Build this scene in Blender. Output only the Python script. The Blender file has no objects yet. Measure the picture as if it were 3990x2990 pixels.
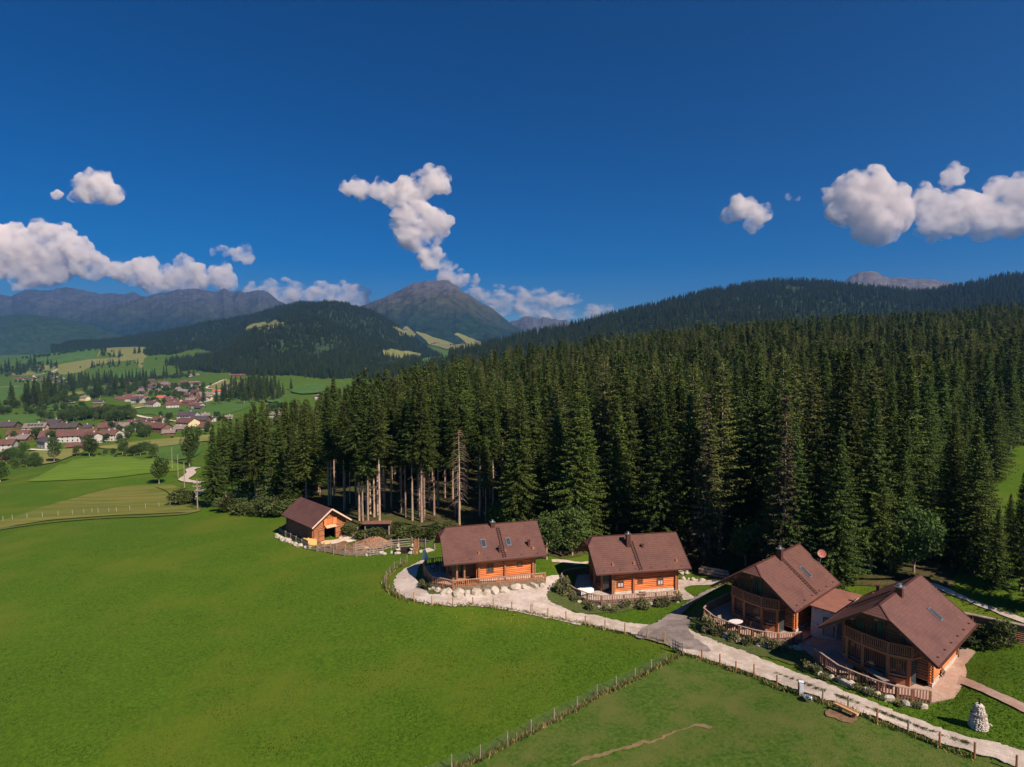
import bpy, bmesh, math, random
import numpy as np
from mathutils import Vector, Matrix
from mathutils.geometry import delaunay_2d_cdt
rng = np.random.default_rng(7); random.seed(7)
SC = bpy.context.scene; COL = SC.collection
R = math.radians
# ------------------------------------------------------------------ camera, sky, sun
CAMZ = 30.0; FPX = 2310.0; PITCH = R(3.0)
cam_d = bpy.data.cameras.new('camera'); cam = bpy.data.objects.new('camera', cam_d); COL.objects.link(cam)
cam.location = (0, 0, CAMZ); cam.rotation_euler = (R(90) - PITCH, 0, 0)
cam_d.sensor_fit = 'HORIZONTAL'; cam_d.sensor_width = 36; cam_d.lens = 36 * FPX / 3990
cam_d.clip_start = 0.5; cam_d.clip_end = 90000
SC.camera = cam
SUN_EL = R(43); SUN_DX, SUN_DY = 0.68, -0.73       # horizontal direction towards the sun: behind the camera, to the right
sd = Vector((SUN_DX, SUN_DY, 0)).normalized() * math.cos(SUN_EL) + Vector((0, 0, math.sin(SUN_EL)))
W = bpy.data.worlds.new('World'); SC.world = W; W.use_nodes = True
nt = W.node_tree; nt.nodes.clear()
wo = nt.nodes.new('ShaderNodeOutputWorld'); bg = nt.nodes.new('ShaderNodeBackground'); sky = nt.nodes.new('ShaderNodeTexSky')
sky.sky_type = 'NISHITA'; sky.sun_disc = False; sky.sun_elevation = SUN_EL
sky.sun_rotation = math.atan2(SUN_DX, SUN_DY)
sky.altitude = 2500; sky.air_density = 1.0; sky.dust_density = 0.0; sky.ozone_density = 4.0
pre = nt.nodes.new('ShaderNodeVectorMath'); pre.operation = 'SCALE'; pre.inputs['Scale'].default_value = 0.14
hsv = nt.nodes.new('ShaderNodeHueSaturation'); hsv.inputs['Saturation'].default_value = 1.42; hsv.inputs['Hue'].default_value = .505
gam = nt.nodes.new('ShaderNodeGamma'); gam.inputs['Gamma'].default_value = 1.15
nt.links.new(sky.outputs[0], pre.inputs[0]); nt.links.new(pre.outputs[0], gam.inputs['Color']); nt.links.new(gam.outputs[0], hsv.inputs['Color'])
nt.links.new(hsv.outputs[0], bg.inputs['Color'])
bg.inputs['Strength'].default_value = 0.36
nt.links.new(bg.outputs[0], wo.inputs['Surface'])
sl = bpy.data.lights.new('sun', 'SUN'); sun = bpy.data.objects.new('sun', sl); COL.objects.link(sun)
sl.energy = 4.6; sl.angle = R(0.53); sl.color = (1.0, 0.84, 0.70)
sun.rotation_euler = (-sd).to_track_quat('-Z', 'Y').to_euler(); sun.location = (40, -40, 80)
SC.view_settings.view_transform = 'Standard'; SC.view_settings.look = 'None'
SC.view_settings.exposure = 0.65; SC.view_settings.gamma = 1.0
SC.cycles.use_denoising = True; SC.cycles.max_bounces = 16; SC.cycles.diffuse_bounces = 2
SC.cycles.volume_bounces = 16; SC.cycles.transparent_max_bounces = 8; SC.cycles.caustics_reflective = False
SC.render.engine = 'CYCLES'

# ------------------------------------------------------------------ helpers
def tag(o, label=None, cat=None, group=None, kind=None):
    if label: o['label'] = label
    if cat: o['category'] = cat
    if group: o['group'] = group
    if kind: o['kind'] = kind
    return o
def empty(name, loc, rz=0, label=None, cat=None, group=None):
    o = bpy.data.objects.new(name, None); COL.objects.link(o); o.location = loc; o.rotation_euler = (0, 0, rz)
    o.empty_display_size = 0.3
    return tag(o, label, cat, group)
def mk(name, V, F, mat, parent=None, col=None, smooth=False, loc=None, me=None):
    if me is None:
        me = bpy.data.meshes.new(name)
        V = np.asarray(V, dtype=np.float32)
        if isinstance(F, np.ndarray):
            n, k = F.shape
            me.vertices.add(len(V)); me.vertices.foreach_set('co', V.ravel())
            me.loops.add(n * k); me.loops.foreach_set('vertex_index', F.astype(np.int32).ravel())
            me.polygons.add(n); me.polygons.foreach_set('loop_start', np.arange(0, n * k, k, dtype=np.int32))
            me.update(calc_edges=True); me.validate()
        else:
            me.from_pydata([tuple(v) for v in V], [], F); me.update()
        if smooth: me.polygons.foreach_set('use_smooth', [True] * len(me.polygons))
        if col is not None:
            a = me.color_attributes.new('tint', 'FLOAT_COLOR', 'POINT')
            c = np.ones((len(V), 4), dtype=np.float32); c[:, :3] = np.asarray(col)[:, None] if np.ndim(col) == 1 else col
            a.data.foreach_set('color', c.ravel())
        for m in (mat if isinstance(mat, (list, tuple)) else [mat]): me.materials.append(m)
    o = bpy.data.objects.new(name, me); COL.objects.link(o)
    if parent: o.parent = parent
    if loc: o.location = loc
    return o
def copy_tree(o, parent=None):
    c = o.copy(); COL.objects.link(c); c.parent = parent
    for ch in list(o.children): copy_tree(ch, c)
    return c
class MB:
    "collects boxes, beams, tubes, polygons; build() links them as one mesh object"
    def __init__(s): s.v = []; s.f = []
    def add(s, vs, fs):
        n = len(s.v); s.v += [tuple(v) for v in vs]; s.f += [tuple(i + n for i in f) for f in fs]; return s
    def box(s, x0, x1, y0, y1, z0, z1):
        return s.add([(x0,y0,z0),(x1,y0,z0),(x1,y1,z0),(x0,y1,z0),(x0,y0,z1),(x1,y0,z1),(x1,y1,z1),(x0,y1,z1)],
            [(0,3,2,1),(4,5,6,7),(0,1,5,4),(1,2,6,5),(2,3,7,6),(3,0,4,7)])
    def tube(s, a, b, r0, r1=None, n=8, cap=True):
        a = Vector(a); b = Vector(b); r1 = r0 if r1 is None else r1
        d = (b - a).normalized(); u = d.orthogonal().normalized(); w = d.cross(u)
        vs = [a + (u*math.cos(2*math.pi*i/n) + w*math.sin(2*math.pi*i/n))*r0 for i in range(n)]
        vs += [b + (u*math.cos(2*math.pi*i/n) + w*math.sin(2*math.pi*i/n))*r1 for i in range(n)]
        fs = [(i, (i+1) % n, (i+1) % n + n, i + n) for i in range(n)]
        if cap: fs += [tuple(range(n))[::-1], tuple(range(n, 2*n))]
        return s.add(vs, fs)
    def beam(s, a, b, w, h, up=(0, 0, 1)):
        "box of width w (sideways) and height h along a-b, top flush-centred on the line"
        a = Vector(a); b = Vector(b); d = (b - a).normalized(); up = Vector(up)
        sx = d.cross(up).normalized() * (w/2); sz = sx.cross(d).normalized() * (h/2)
        vs = [a-sx-sz, a+sx-sz, a+sx+sz, a-sx+sz, b-sx-sz, b+sx-sz, b+sx+sz, b-sx+sz]
        return s.add(vs, [(0,1,2,3),(7,6,5,4),(0,4,5,1),(1,5,6,2),(2,6,7,3),(3,7,4,0)])
    def prism(s, pts, off):
        "planar polygon pts extruded by vector off"
        n = len(pts); off = Vector(off); vs = [Vector(p) for p in pts] + [Vector(p) + off for p in pts]
        return s.add(vs, [tuple(range(n))[::-1], tuple(range(n, 2*n))] + [(i, (i+1) % n, (i+1) % n + n, i + n) for i in range(n)])
    def build(s, name, mat, parent=None, smooth=False, loc=None):
        me = bpy.data.meshes.new(name); me.from_pydata(s.v, [], s.f)
        bm = bmesh.new(); bm.from_mesh(me); bmesh.ops.recalc_face_normals(bm, faces=bm.faces); bm.to_mesh(me); bm.free()
        if smooth: me.polygons.foreach_set('use_smooth', [True] * len(me.polygons))
        me.materials.append(mat)
        o = bpy.data.objects.new(name, me); COL.objects.link(o)
        if parent: o.parent = parent
        if loc: o.location = loc
        return o
# numpy gradient-free noise
def _h(ix, iy, s):
    n = (ix.astype(np.int64) * 374761393 + iy.astype(np.int64) * 668265263 + s * 974634777) & 0x7fffffff
    n = ((n ^ (n >> 13)) * 1274126177) & 0x7fffffff
    return ((n ^ (n >> 16)) & 0xffff) / 65535.0
def vnoise(x, y, s=0):
    x = np.asarray(x, float); y = np.asarray(y, float)
    ix = np.floor(x); iy = np.floor(y); fx = x - ix; fy = y - iy
    fx = fx*fx*fx*(fx*(fx*6-15)+10); fy = fy*fy*fy*(fy*(fy*6-15)+10)
    a = _h(ix, iy, s); b = _h(ix+1, iy, s); c = _h(ix, iy+1, s); d = _h(ix+1, iy+1, s)
    return (a*(1-fx)+b*fx)*(1-fy) + (c*(1-fx)+d*fx)*fy
def fbm(x, y, o=4, s=0, g=.5):
    t = 0; A = 1; n = 0
    for i in range(o): t = t + A*(vnoise(x, y, s+i)*2-1); n += A; A *= g; x = x*2.03+3.1; y = y*2.03+7.7
    return t/n
def ridged(x, y, o=4, s=0):
    t = 0; A = 1; n = 0
    for i in range(o): t = t + A*(1-np.abs(vnoise(x, y, s+i)*2-1)*2); n += A; A *= .5; x = x*2.1+3.1; y = y*2.1+7.7
    return t/n

# materials
MATS = {}
def mat(name, c1, c2=None, scale=5, rough=.85, bump=0, detail=5, stretch=(1,1,1), contrast=(.35,.65), rnd=0, tint=False,
        c3=None, scale3=1, spec=.3, metal=0, trans=0, bscale=None, warp=0):
    if name in MATS: return MATS[name]
    m = bpy.data.materials.new(name); m.use_nodes = True; t = m.node_tree; N = t.nodes; L = t.links
    b = N['Principled BSDF']; b.inputs['Roughness'].default_value = rough; b.inputs['Metallic'].default_value = metal
    b.inputs['Specular IOR Level'].default_value = spec
    tc = N.new('ShaderNodeTexCoord'); mp = N.new('ShaderNodeMapping'); mp.inputs['Scale'].default_value = stretch
    L.new(tc.outputs['Object'], mp.inputs['Vector'])
    def noise(sc, det=detail):
        n = N.new('ShaderNodeTexNoise'); n.inputs['Scale'].default_value = sc; n.inputs['Detail'].default_value = det
        n.inputs['Roughness'].default_value = .62; n.inputs['Distortion'].default_value = warp
        L.new(mp.outputs[0], n.inputs['Vector']); return n
    def mix(f, a, bb):
        x = N.new('ShaderNodeMix'); x.data_type = 'RGBA'; L.new(f, x.inputs[0])
        for s_, v in ((6, a), (7, bb)):
            if hasattr(v, 'is_linked'): L.new(v, x.inputs[s_])
            else: x.inputs[s_].default_value = (*v, 1)
        return x.outputs[2]
    n1 = noise(scale); r = N.new('ShaderNodeMapRange'); r.inputs[1].default_value = contrast[0]; r.inputs[2].default_value = contrast[1]
    L.new(n1.outputs[0], r.inputs[0]); c = mix(r.outputs[0], c1, c2 or c1)
    if c3:
        n3 = noise(scale3, 4); r3 = N.new('ShaderNodeMapRange'); r3.inputs[1].default_value = .45; r3.inputs[2].default_value = .66
        L.new(n3.outputs[0], r3.inputs[0]); c = mix(r3.outputs[0], c, c3)
    def mul(col, fac):
        x = N.new('ShaderNodeVectorMath'); x.operation = 'SCALE'; L.new(col, x.inputs[0]); L.new(fac, x.inputs['Scale']); return x.outputs[0]
    if tint:
        a = N.new('ShaderNodeVertexColor'); a.layer_name = 'tint'; x = N.new('ShaderNodeVectorMath'); x.operation = 'MULTIPLY'
        L.new(c, x.inputs[0]); L.new(a.outputs[0], x.inputs[1]); c = x.outputs[0]
    if rnd:
        oi = N.new('ShaderNodeObjectInfo'); mr = N.new('ShaderNodeMapRange'); mr.inputs[3].default_value = 1-rnd; mr.inputs[4].default_value = 1+rnd
        L.new(oi.outputs['Random'], mr.inputs[0]); c = mul(c, mr.outputs[0])
        hs = N.new('ShaderNodeHueSaturation'); fr = N.new('ShaderNodeMath'); fr.operation = 'FRACT'; m7 = N.new('ShaderNodeMath'); m7.operation = 'MULTIPLY'; m7.inputs[1].default_value = 7.31
        L.new(oi.outputs['Random'], m7.inputs[0]); L.new(m7.outputs[0], fr.inputs[0]); mh = N.new('ShaderNodeMapRange'); mh.inputs[3].default_value = .5-.010*rnd/.3; mh.inputs[4].default_value = .5+.025*rnd/.3
        L.new(fr.outputs[0], mh.inputs[0]); L.new(mh.outputs[0], hs.inputs['Hue']); L.new(c, hs.inputs['Color']); c = hs.outputs[0]
    L.new(c, b.inputs['Base Color'])
    if bump:
        bn = N.new('ShaderNodeBump'); bn.inputs['Strength'].default_value = 1; bn.inputs['Distance'].default_value = bump
        nb = noise(bscale or scale, detail) ; L.new(nb.outputs[0], bn.inputs['Height']); L.new(bn.outputs[0], b.inputs['Normal'])
    if trans:
        tr = N.new('ShaderNodeBsdfTranslucent'); ms = N.new('ShaderNodeMixShader'); ms.inputs[0].default_value = trans
        L.new(c, tr.inputs[0]); L.new(b.outputs[0], ms.inputs[1]); L.new(tr.outputs[0], ms.inputs[2]); L.new(ms.outputs[0], N['Material Output'].inputs[0])
    MATS[name] = m; return m

# ------------------------------------------------------------------ ground height (thin-plate spline over bearing and log distance)
FW = np.array([0, math.cos(PITCH), -math.sin(PITCH)]); UP = np.array([0, math.sin(PITCH), math.cos(PITCH)])
def rays(px, py):
    px = np.asarray(px, float); py = np.asarray(py, float)
    return FW[None]*FPX + np.stack([px-1995, 0*px, 0*px], -1) + UP[None]*(1495-py)[:, None]
CT = [(3640,2913,28),(3990,2990,27.7),(2900,2990,28.8),(1995,2990,30),(1000,2990,31.5),(0,2990,33),(3500,2673,28.2),(3300,2560,28.3),(3800,2500,27.6),(3850,2700,27.8),
 (3100,2600,29.1),(2800,2580,29.7),(2550,2480,30.3),(2300,2400,31),(1900,2360,30.7),(1530,2290,30.8),(3000,2470,29.2),(2450,2320,30.8),(2870,2290,29.8),(2640,2330,31.0),(2560,2360,31.0),(2350,2350,31.1),(1900,2290,30.3),(2200,2210,30),
 (1650,2160,31),(1250,2118,32),(1080,2100,32.6),(1500,2130,31.8),(1350,2090,31.7),(1700,2120,31.2),(1450,2050,31.5),(1800,2040,30.5),(2150,2150,29.9),(2700,2230,30.3),(3200,2290,27.5),
 (3620,2290,26.3),(3990,2430,26.6),(1000,2400,32.3),(500,2300,33.5),(0,2300,34.8),(500,2700,32.5),(0,2600,33.9),(1500,2600,31),(2000,2650,30.3),(2500,2750,29.6),
 (0,2095,37.2),(500,2040,36.5),(1000,1990,35),(775,1988,36.3),(0,2030,39),(600,1980,38),(1000,1940,37),(0,1930,43),(400,1900,43),(750,1880,42),(1000,1870,41),
 (300,1790,48),(550,1785,48),(720,1810,47),(0,1865,48)]
CY = [(550,330,64),(200,330,66),(0,330,66),(800,340,60),(1000,330,58),(1000,450,72),(0,450,70),(3990,80,27),(3990,150,25.5),(3990,250,14),(3990,400,-2),(3990,520,-18),(3990,750,-5),
 (3400,100,27.7),(3400,150,26.5),(3400,300,12),(3400,520,-6),(3400,750,8),(2800,120,29),(2800,250,20),(2800,480,5.4),(2800,700,20),(2300,130,29.4),(2300,250,26),(2300,420,18),(2300,600,36),
 (2000,140,30.3),(2000,250,29),(2000,380,26),(2000,550,52),(1700,150,31.2),(1700,320,31.4),(1700,450,55),(1400,150,33),(1400,240,37),(1400,340,58),(1150,130,34),(1150,190,38),(1150,280,54),
 (1400,500,76),(1700,700,80),(2000,900,84),(2500,1000,70),(3200,1000,40),(3990,1000,20),(400,1400,84),
 (400,2300,40),(100,2600,20),(0,3200,60),(480,2700,-20),(300,2500,5),(620,2650,-16),(800,2300,10),(1000,2000,40),(1100,1500,60),(1200,1250,75),(1500,1500,80),(1500,2500,60),(1050,2800,-10),
 (0,6000,-60),(800,5000,0),(1700,5000,-100),(1995,2000,90),(3000,2000,60),(3990,2000,0),(0,2000,76),(550,1950,75)]
CP = [(300,1725,72),(800,1680,74),(0,1740,71),(1000,1650,76),(1050,1600,78),(0,1640,76),(500,1640,77),(0,1560,80),(600,1560,82),(950,1560,78),(0,1500,82),(600,1490,76),(950,1480,68)]
uu = []; vv = []; dd = []
for x, y, d in CT + CP:
    r = rays([x], [y])[0]; k = -d / r[2]; uu.append((x-1995)/FPX); vv.append(math.log(r[1]*k)); dd.append(d)
for x, Y, d in CY: uu.append((x-1995)/FPX); vv.append(math.log(Y)); dd.append(d)
for hx, hy, ht, hd in ((30.954,49.349,.699,28.35),(25.065,60.918,.717,29.3),(9.706,76.726,.175,30.95),(-9.55,76.444,.265,30.1)):      # level pads under the chalets
    for a_ in (1., 9.):
        for b_ in (-3.6, 3.6):
            X_ = hx+a_*math.cos(ht)-b_*math.sin(ht); Y_ = hy+a_*math.sin(ht)+b_*math.cos(ht); uu.append(X_/Y_); vv.append(math.log(Y_)); dd.append(hd)
uu = np.array(uu)*1.6; vv = np.array(vv); dd = np.array(dd, float)
def _phi(r2): return np.where(r2 > 1e-12, .5*r2*np.log(np.maximum(r2, 1e-12)), 0)
_n = len(uu); _K = _phi((uu[:, None]-uu)**2 + (vv[:, None]-vv)**2) + np.eye(_n)*1e-4
_P = np.stack([np.ones(_n), uu, vv], 1); _A = np.block([[_K, _P], [_P.T, np.zeros((3, 3))]])
_w = np.linalg.solve(_A, np.concatenate([dd, [0, 0, 0]]))
def gz(X, Y):
    "ground height"
    X = np.asarray(X, float); Y = np.asarray(Y, float); sh = X.shape; X = X.ravel(); Y = Y.ravel()
    Yc = np.clip(Y, 34, 7000); u = np.clip(X/np.clip(Y, 34, 1e9), -1.0, 1.0)*1.6; v = np.log(Yc); out = np.empty(len(X))
    for i in range(0, len(X), 20000):
        s_ = slice(i, i+20000); d2 = (u[s_, None]-uu)**2 + (v[s_, None]-vv)**2
        out[s_] = _phi(d2) @ _w[:_n] + _w[_n] + u[s_]*_w[_n+1] + v[s_]*_w[_n+2]
    z = CAMZ - out
    z += fbm(X*.09, Y*.09, 3, 5)*.10*np.clip((Y-20)/60, 0, 1) + fbm(X*.012, Y*.012, 3, 9)*np.clip((Y-330)/300, 0, 1)*4
    return z.reshape(sh)
def hit(P, surf=gz, lo=22, hi=7000, n=260):
    "where view rays of pixels P meet the ground"
    P = np.asarray(P, float).reshape(-1, 2); D = rays(P[:, 0], P[:, 1]); Ys = np.exp(np.linspace(math.log(lo), math.log(hi), n))
    k = Ys[None]/D[:, 1:2]; X = D[:, :1]*k; Z = CAMZ + D[:, 2:3]*k
    g = surf(X, np.broadcast_to(Ys, X.shape)); below = Z <= g
    i = np.where(below.any(1), below.argmax(1), n-1); i = np.maximum(i, 1); a = Ys[i-1]; b = Ys[i]
    for _ in range(14):
        m = (a+b)/2; kk = m/D[:, 1]; zz = CAMZ + D[:, 2]*kk; bl = zz <= surf(D[:, 0]*kk, m)
        b = np.where(bl, m, b); a = np.where(bl, a, m)
    kk = b/D[:, 1]; return np.stack([D[:, 0]*kk, b, CAMZ + D[:, 2]*kk], 1)
def at_z(P, z):
    P = np.asarray(P, float).reshape(-1, 2); D = rays(P[:, 0], P[:, 1]); k = (z-CAMZ)/D[:, 2]; return np.stack([D[:, 0]*k, D[:, 1]*k, 0*k+z], 1)
# ------------------------------------------------------------------ materials of the land
m_meadow = mat('meadow', (.036,.088,.004), (.092,.162,.010), 3.0, .9, bump=.06, detail=12, bscale=9, contrast=(.34,.68), c3=(.100,.138,.012), scale3=.07, spec=.12)
m_pasture = mat('pasture', (.032,.080,.007), (.088,.138,.020), 3.0, .9, bump=.06, detail=9, bscale=8, c3=(.105,.125,.028), scale3=.30, spec=.15)
m_lawn = mat('lawn', (.045,.105,.014), (.080,.140,.022), 2.2, .9, bump=.05, detail=8, bscale=10, spec=.15)
m_weeds = mat('weeds', (.040,.080,.014), (.115,.120,.040), 2.5, .9, bump=.12, detail=9, bscale=7, spec=.15)
m_mown = mat('mown_field', (.095,.130,.018), (.210,.185,.045), .35, .9, detail=8, stretch=(.12,1,1), c3=(.090,.140,.020), scale3=.06, spec=.15)
m_lime = mat('lime_field', (.075,.155,.012), (.150,.225,.022), .5, .9, detail=8, stretch=(.12,1,1), spec=.15)
m_green = mat('green_field', (.055,.125,.018), (.085,.155,.024), .05, .9, detail=8, spec=.15)
m_gold = mat('gold_field', (.165,.185,.045), (.235,.215,.065), .06, .9, detail=8, spec=.15)
m_gravel = mat('gravel', (.34,.27,.22), (.56,.48,.42), 2.6, .95, bump=.05, detail=12, bscale=14, contrast=(.3,.7), c3=(.62,.55,.49), scale3=.25, spec=.2)
m_track = mat('track', (.47,.39,.32), (.64,.55,.47), 1.6, .95, bump=.06, detail=12, bscale=12, c3=(.42,.35,.28), scale3=.6, spec=.2)
m_tar = mat('worn_asphalt', (.17,.135,.125), (.25,.21,.19), 1.2, .92, bump=.02, detail=12, bscale=14, c3=(.34,.29,.25), scale3=.4, spec=.2)
m_floor = mat('forest_floor', (.045,.040,.018), (.120,.095,.045), .7, .95, bump=.15, detail=9, bscale=3, c3=(.060,.085,.020), scale3=.25, spec=.1)
m_hillw = mat('hill_ground', (.012,.026,.012), (.050,.075,.030), .03, .95, detail=8, spec=.05)
m_brick = mat('brick_paving', (.36,.24,.18), (.50,.36,.28), 3.5, .9, bump=.02, detail=9, bscale=12, c3=(.38,.24,.18), scale3=.6, spec=.2)
m_stonepave = mat('stone_paving', (.38,.31,.26), (.56,.48,.41), 2.2, .9, bump=.02, detail=9, bscale=9, spec=.2)
m_earth = mat('bare_earth', (.16,.095,.050), (.26,.165,.095), 1.2, .95, bump=.10, detail=9, bscale=5, spec=.1)

# the ground: one sheet from behind the camera to the far valley
ys = np.concatenate([np.arange(-40, 26, 6.), np.arange(26, 110, .45), 110*np.exp(np.arange(1, 300)*.0145)]); ys = ys[ys < 7600]
ss = np.concatenate([np.linspace(-1.6, -.93, 18)[:-1], np.linspace(-.93, .93, 560), np.linspace(.93, 1.6, 18)[1:]])
GY, GS = np.meshgrid(ys, ss, indexing='ij'); GX = GS*np.maximum(GY, 48); GZ = gz(GX, GY)
nr, nc = GX.shape; idx = np.arange(nr*nc).reshape(nr, nc)
F = np.stack([idx[:-1, :-1], idx[:-1, 1:], idx[1:, 1:], idx[1:, :-1]], -1).reshape(-1, 4)
g = mk('ground', np.stack([GX, GY, GZ], -1).reshape(-1, 3), F, m_meadow, smooth=True)
tag(g, 'bright green alpine meadow and valley floor', kind='structure')

def resample(P, st, ragged=0, seed=0, closed=True):
    P = np.asarray(P, float); out = []; n = len(P)
    # Catmull-Rom through the points
    for i in range(n if closed else n-1):
        p0, p1, p2, p3 = (P[(i-1) % n], P[i], P[(i+1) % n], P[(i+2) % n]) if closed else (P[max(i-1, 0)], P[i], P[i+1], P[min(i+2, n-1)])
        k = max(1, int(np.linalg.norm(p2[:2]-p1[:2])/st)); t = (np.arange(k)/k)[:, None]
        out.append(.5*((2*p1)+(-p0+p2)*t+(2*p0-5*p1+4*p2-p3)*t*t+(-p0+3*p1-3*p2+p3)*t**3))
    if not closed: out.append(P[-1:])
    out = np.concatenate(out)
    if ragged:
        a = vnoise(out[:, 0]*1.7/max(st, .3)*.5, out[:, 1]*1.7/max(st, .3)*.5, seed)-.5; b = vnoise(out[:, 0]*.8/max(st, .3)*.5+9, out[:, 1]*.8/max(st, .3)*.5, seed+3)-.5
        r = rng.random((len(out), 2))-.5
        out[:, 0] += ragged*(a*.5+r[:, 0]*.45); out[:, 1] += ragged*(b*.5+r[:, 1]*.45)
    return out
def sheet(name, XY, mt, off, st=.4, grid=1.5, ragged=.25, seed=0, surf=gz, label=None, smoothpts=True):
    "a ground covering lying on the terrain inside the outline XY"
    XY = np.asarray(XY, float)[:, :2]
    P = resample(XY, st, ragged, seed) if smoothpts else XY
    lo = P.min(0); hi = P.max(0); gx, gy = np.meshgrid(np.arange(lo[0], hi[0], grid), np.arange(lo[1], hi[1], grid))
    Q = np.stack([gx.ravel(), gy.ravel()], 1) + (rng.random((gx.size, 2))-.5)*grid*.3
    Q = Q[inside(Q, P)]
    allp = [Vector(p) for p in np.concatenate([P, Q])]
    n = len(P); vs, es, fs, *_ = delaunay_2d_cdt(allp, [], [list(range(n))], 1, 1e-5)
    V = np.array([(v[0], v[1]) for v in vs]); z = surf(V[:, 0], V[:, 1]) + off
    fs = [f if (V[f[1]]-V[f[0]])[0]*(V[f[2]]-V[f[0]])[1]-(V[f[1]]-V[f[0]])[1]*(V[f[2]]-V[f[0]])[0] > 0 else f[::-1] for f in fs]
    o = mk(name, np.column_stack([V, z]), [tuple(f) for f in fs], mt, smooth=True)
    return tag(o, label, kind='structure')
def inside(Q, P):
    Q = np.asarray(Q); r = np.zeros(len(Q), bool); x, y = Q[:, 0], Q[:, 1]; n = len(P)
    for i in range(n):
        x1, y1 = P[i][:2]; x2, y2 = P[(i+1) % n][:2]
        if y1 == y2: continue
        c = ((y1 > y) != (y2 > y)) & (x < (x2-x1)*(y-y1)/(y2-y1)+x1); r ^= c
    return r

# ------------------------------------------------------------------ hills and mountains
HILLS = {}
def hill(name, ridge, foot, mt, nf=60, amp=30, wl=400, p=.9, seed=1, back=900, label=None, step=6, ramp=0, rid=False):
    ridge = np.array(ridge, float); foot = np.array(foot, float)      # ridge: x px, y px, distance; foot: x px, distance, drop
    xs = np.arange(ridge[0, 0], ridge[-1, 0]+1, step)
    ry = np.interp(xs, ridge[:, 0], ridge[:, 1]); rd = np.interp(xs, ridge[:, 0], ridge[:, 2])
    k = np.ones(5)/5
    ry2 = np.convolve(np.pad(ry, 2, 'edge'), k, 'valid'); ry = ry2*.3 + ry*.7 - 5.0*ridged(xs/34., xs*0+seed, 4, seed) - 1.6*ridged(xs/9., xs*0+seed, 2, seed+4) if rid else ry2 - 1.5*fbm(xs/25., xs*0, 3, seed)
    fd = np.interp(xs, foot[:, 0], foot[:, 1]); fz = CAMZ-np.interp(xs, foot[:, 0], foot[:, 2])
    D = rays(xs, ry); u = D[:, 0]/D[:, 1]; T = D[:, 2]/D[:, 1]; zr = CAMZ + rd*T
    ts = np.concatenate([np.linspace(0, 1, nf), 1+np.linspace(.05, 1, 14)])
    TT = ts[:, None]; t1 = np.clip(TT, 0, 1)
    Y = fd[None] + (rd-fd)[None]*t1 + back*np.clip(TT-1, 0, 1)
    Z = fz[None] + (zr-fz)[None]*t1**p - (zr-fz)[None]*.9*np.clip(TT-1, 0, 1)**1.3
    X = u[None]*Y
    if name in ('forest_hill', 'forest_ridge', 'foothill'):
        gf = gz(u*fd, fd)-10; Z = Z - (fz-np.minimum(fz, gf))[None]*(1-t1)**4
    env = np.sin(np.pi*np.clip(TT, 0, 1))**.6*np.clip((TT)*4, 0, 1)
    n = (ridged if rid else fbm)(X/wl, Y/wl*.6, 6 if rid else 5, seed)
    Z = Z + amp*(n-(.3 if rid else 0))*env + (fbm(X/wl*5, Y/wl*5, 3, seed+9)*ramp)
    nr, nc = X.shape; idx = np.arange(nr*nc).reshape(nr, nc)
    F = np.stack([idx[:-1, :-1], idx[:-1, 1:], idx[1:, 1:], idx[1:, :-1]], -1).reshape(-1, 4)
    o = mk(name, np.stack([X, Y, Z], -1).reshape(-1, 3), F, mt, smooth=True)
    tag(o, label, kind='structure'); HILLS[o.name] = (u, X, Y, Z, nf)
    return o
def mountain_mat(name, forest, grass, rock, z0, z1, z2, sc=.002):
    m = bpy.data.materials.new(name); m.use_nodes = True; t = m.node_tree; N = t.nodes; L = t.links; b = N['Principled BSDF']
    b.inputs['Roughness'].default_value = .95; b.inputs['Specular IOR Level'].default_value = .05
    g = N.new('ShaderNodeNewGeometry'); sx = N.new('ShaderNodeSeparateXYZ'); L.new(g.outputs['Position'], sx.inputs[0])
    n = N.new('ShaderNodeTexNoise'); n.inputs['Scale'].default_value = sc; n.inputs['Detail'].default_value = 10; n.inputs['Roughness'].default_value = .65; L.new(g.outputs['Position'], n.inputs['Vector'])
    ma = N.new('ShaderNodeMath'); ma.operation = 'MULTIPLY_ADD'; ma.inputs[1].default_value = 420; L.new(n.outputs[0], ma.inputs[0]); L.new(sx.outputs[2], ma.inputs[2])
    mr = N.new('ShaderNodeMapRange'); mr.inputs[1].default_value = 0; mr.inputs[2].default_value = 1400; L.new(ma.outputs[0], mr.inputs[0])
    cr = N.new('ShaderNodeValToRGB'); e = cr.color_ramp.elements; e[0].position = (z0+210)/1400; e[0].color = (*forest, 1); e[1].position = (z1+210)/1400; e[1].color = (*grass, 1)
    x = e.new((z2+210)/1400); x.color = (*rock, 1); L.new(mr.outputs[0], cr.inputs[0])
    n2 = N.new('ShaderNodeTexNoise'); n2.inputs['Scale'].default_value = sc*6; n2.inputs['Detail'].default_value = 10; n2.inputs['Roughness'].default_value = .7; L.new(g.outputs['Position'], n2.inputs['Vector'])
    m3 = N.new('ShaderNodeMapRange'); m3.inputs[1].default_value = .35; m3.inputs[2].default_value = .7; m3.inputs[3].default_value = .5; m3.inputs[4].default_value = 1.6; L.new(n2.outputs[0], m3.inputs[0])
    v = N.new('ShaderNodeVectorMath'); v.operation = 'SCALE'; L.new(cr.outputs[0], v.inputs[0]); L.new(m3.outputs[0], v.inputs['Scale']); L.new(v.outputs[0], b.inputs['Base Color'])
    bn = N.new('ShaderNodeBump'); bn.inputs['Distance'].default_value = 25; L.new(n2.outputs[0], bn.inputs['Height']); L.new(bn.outputs[0], b.inputs['Normal'])
    return m
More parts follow.
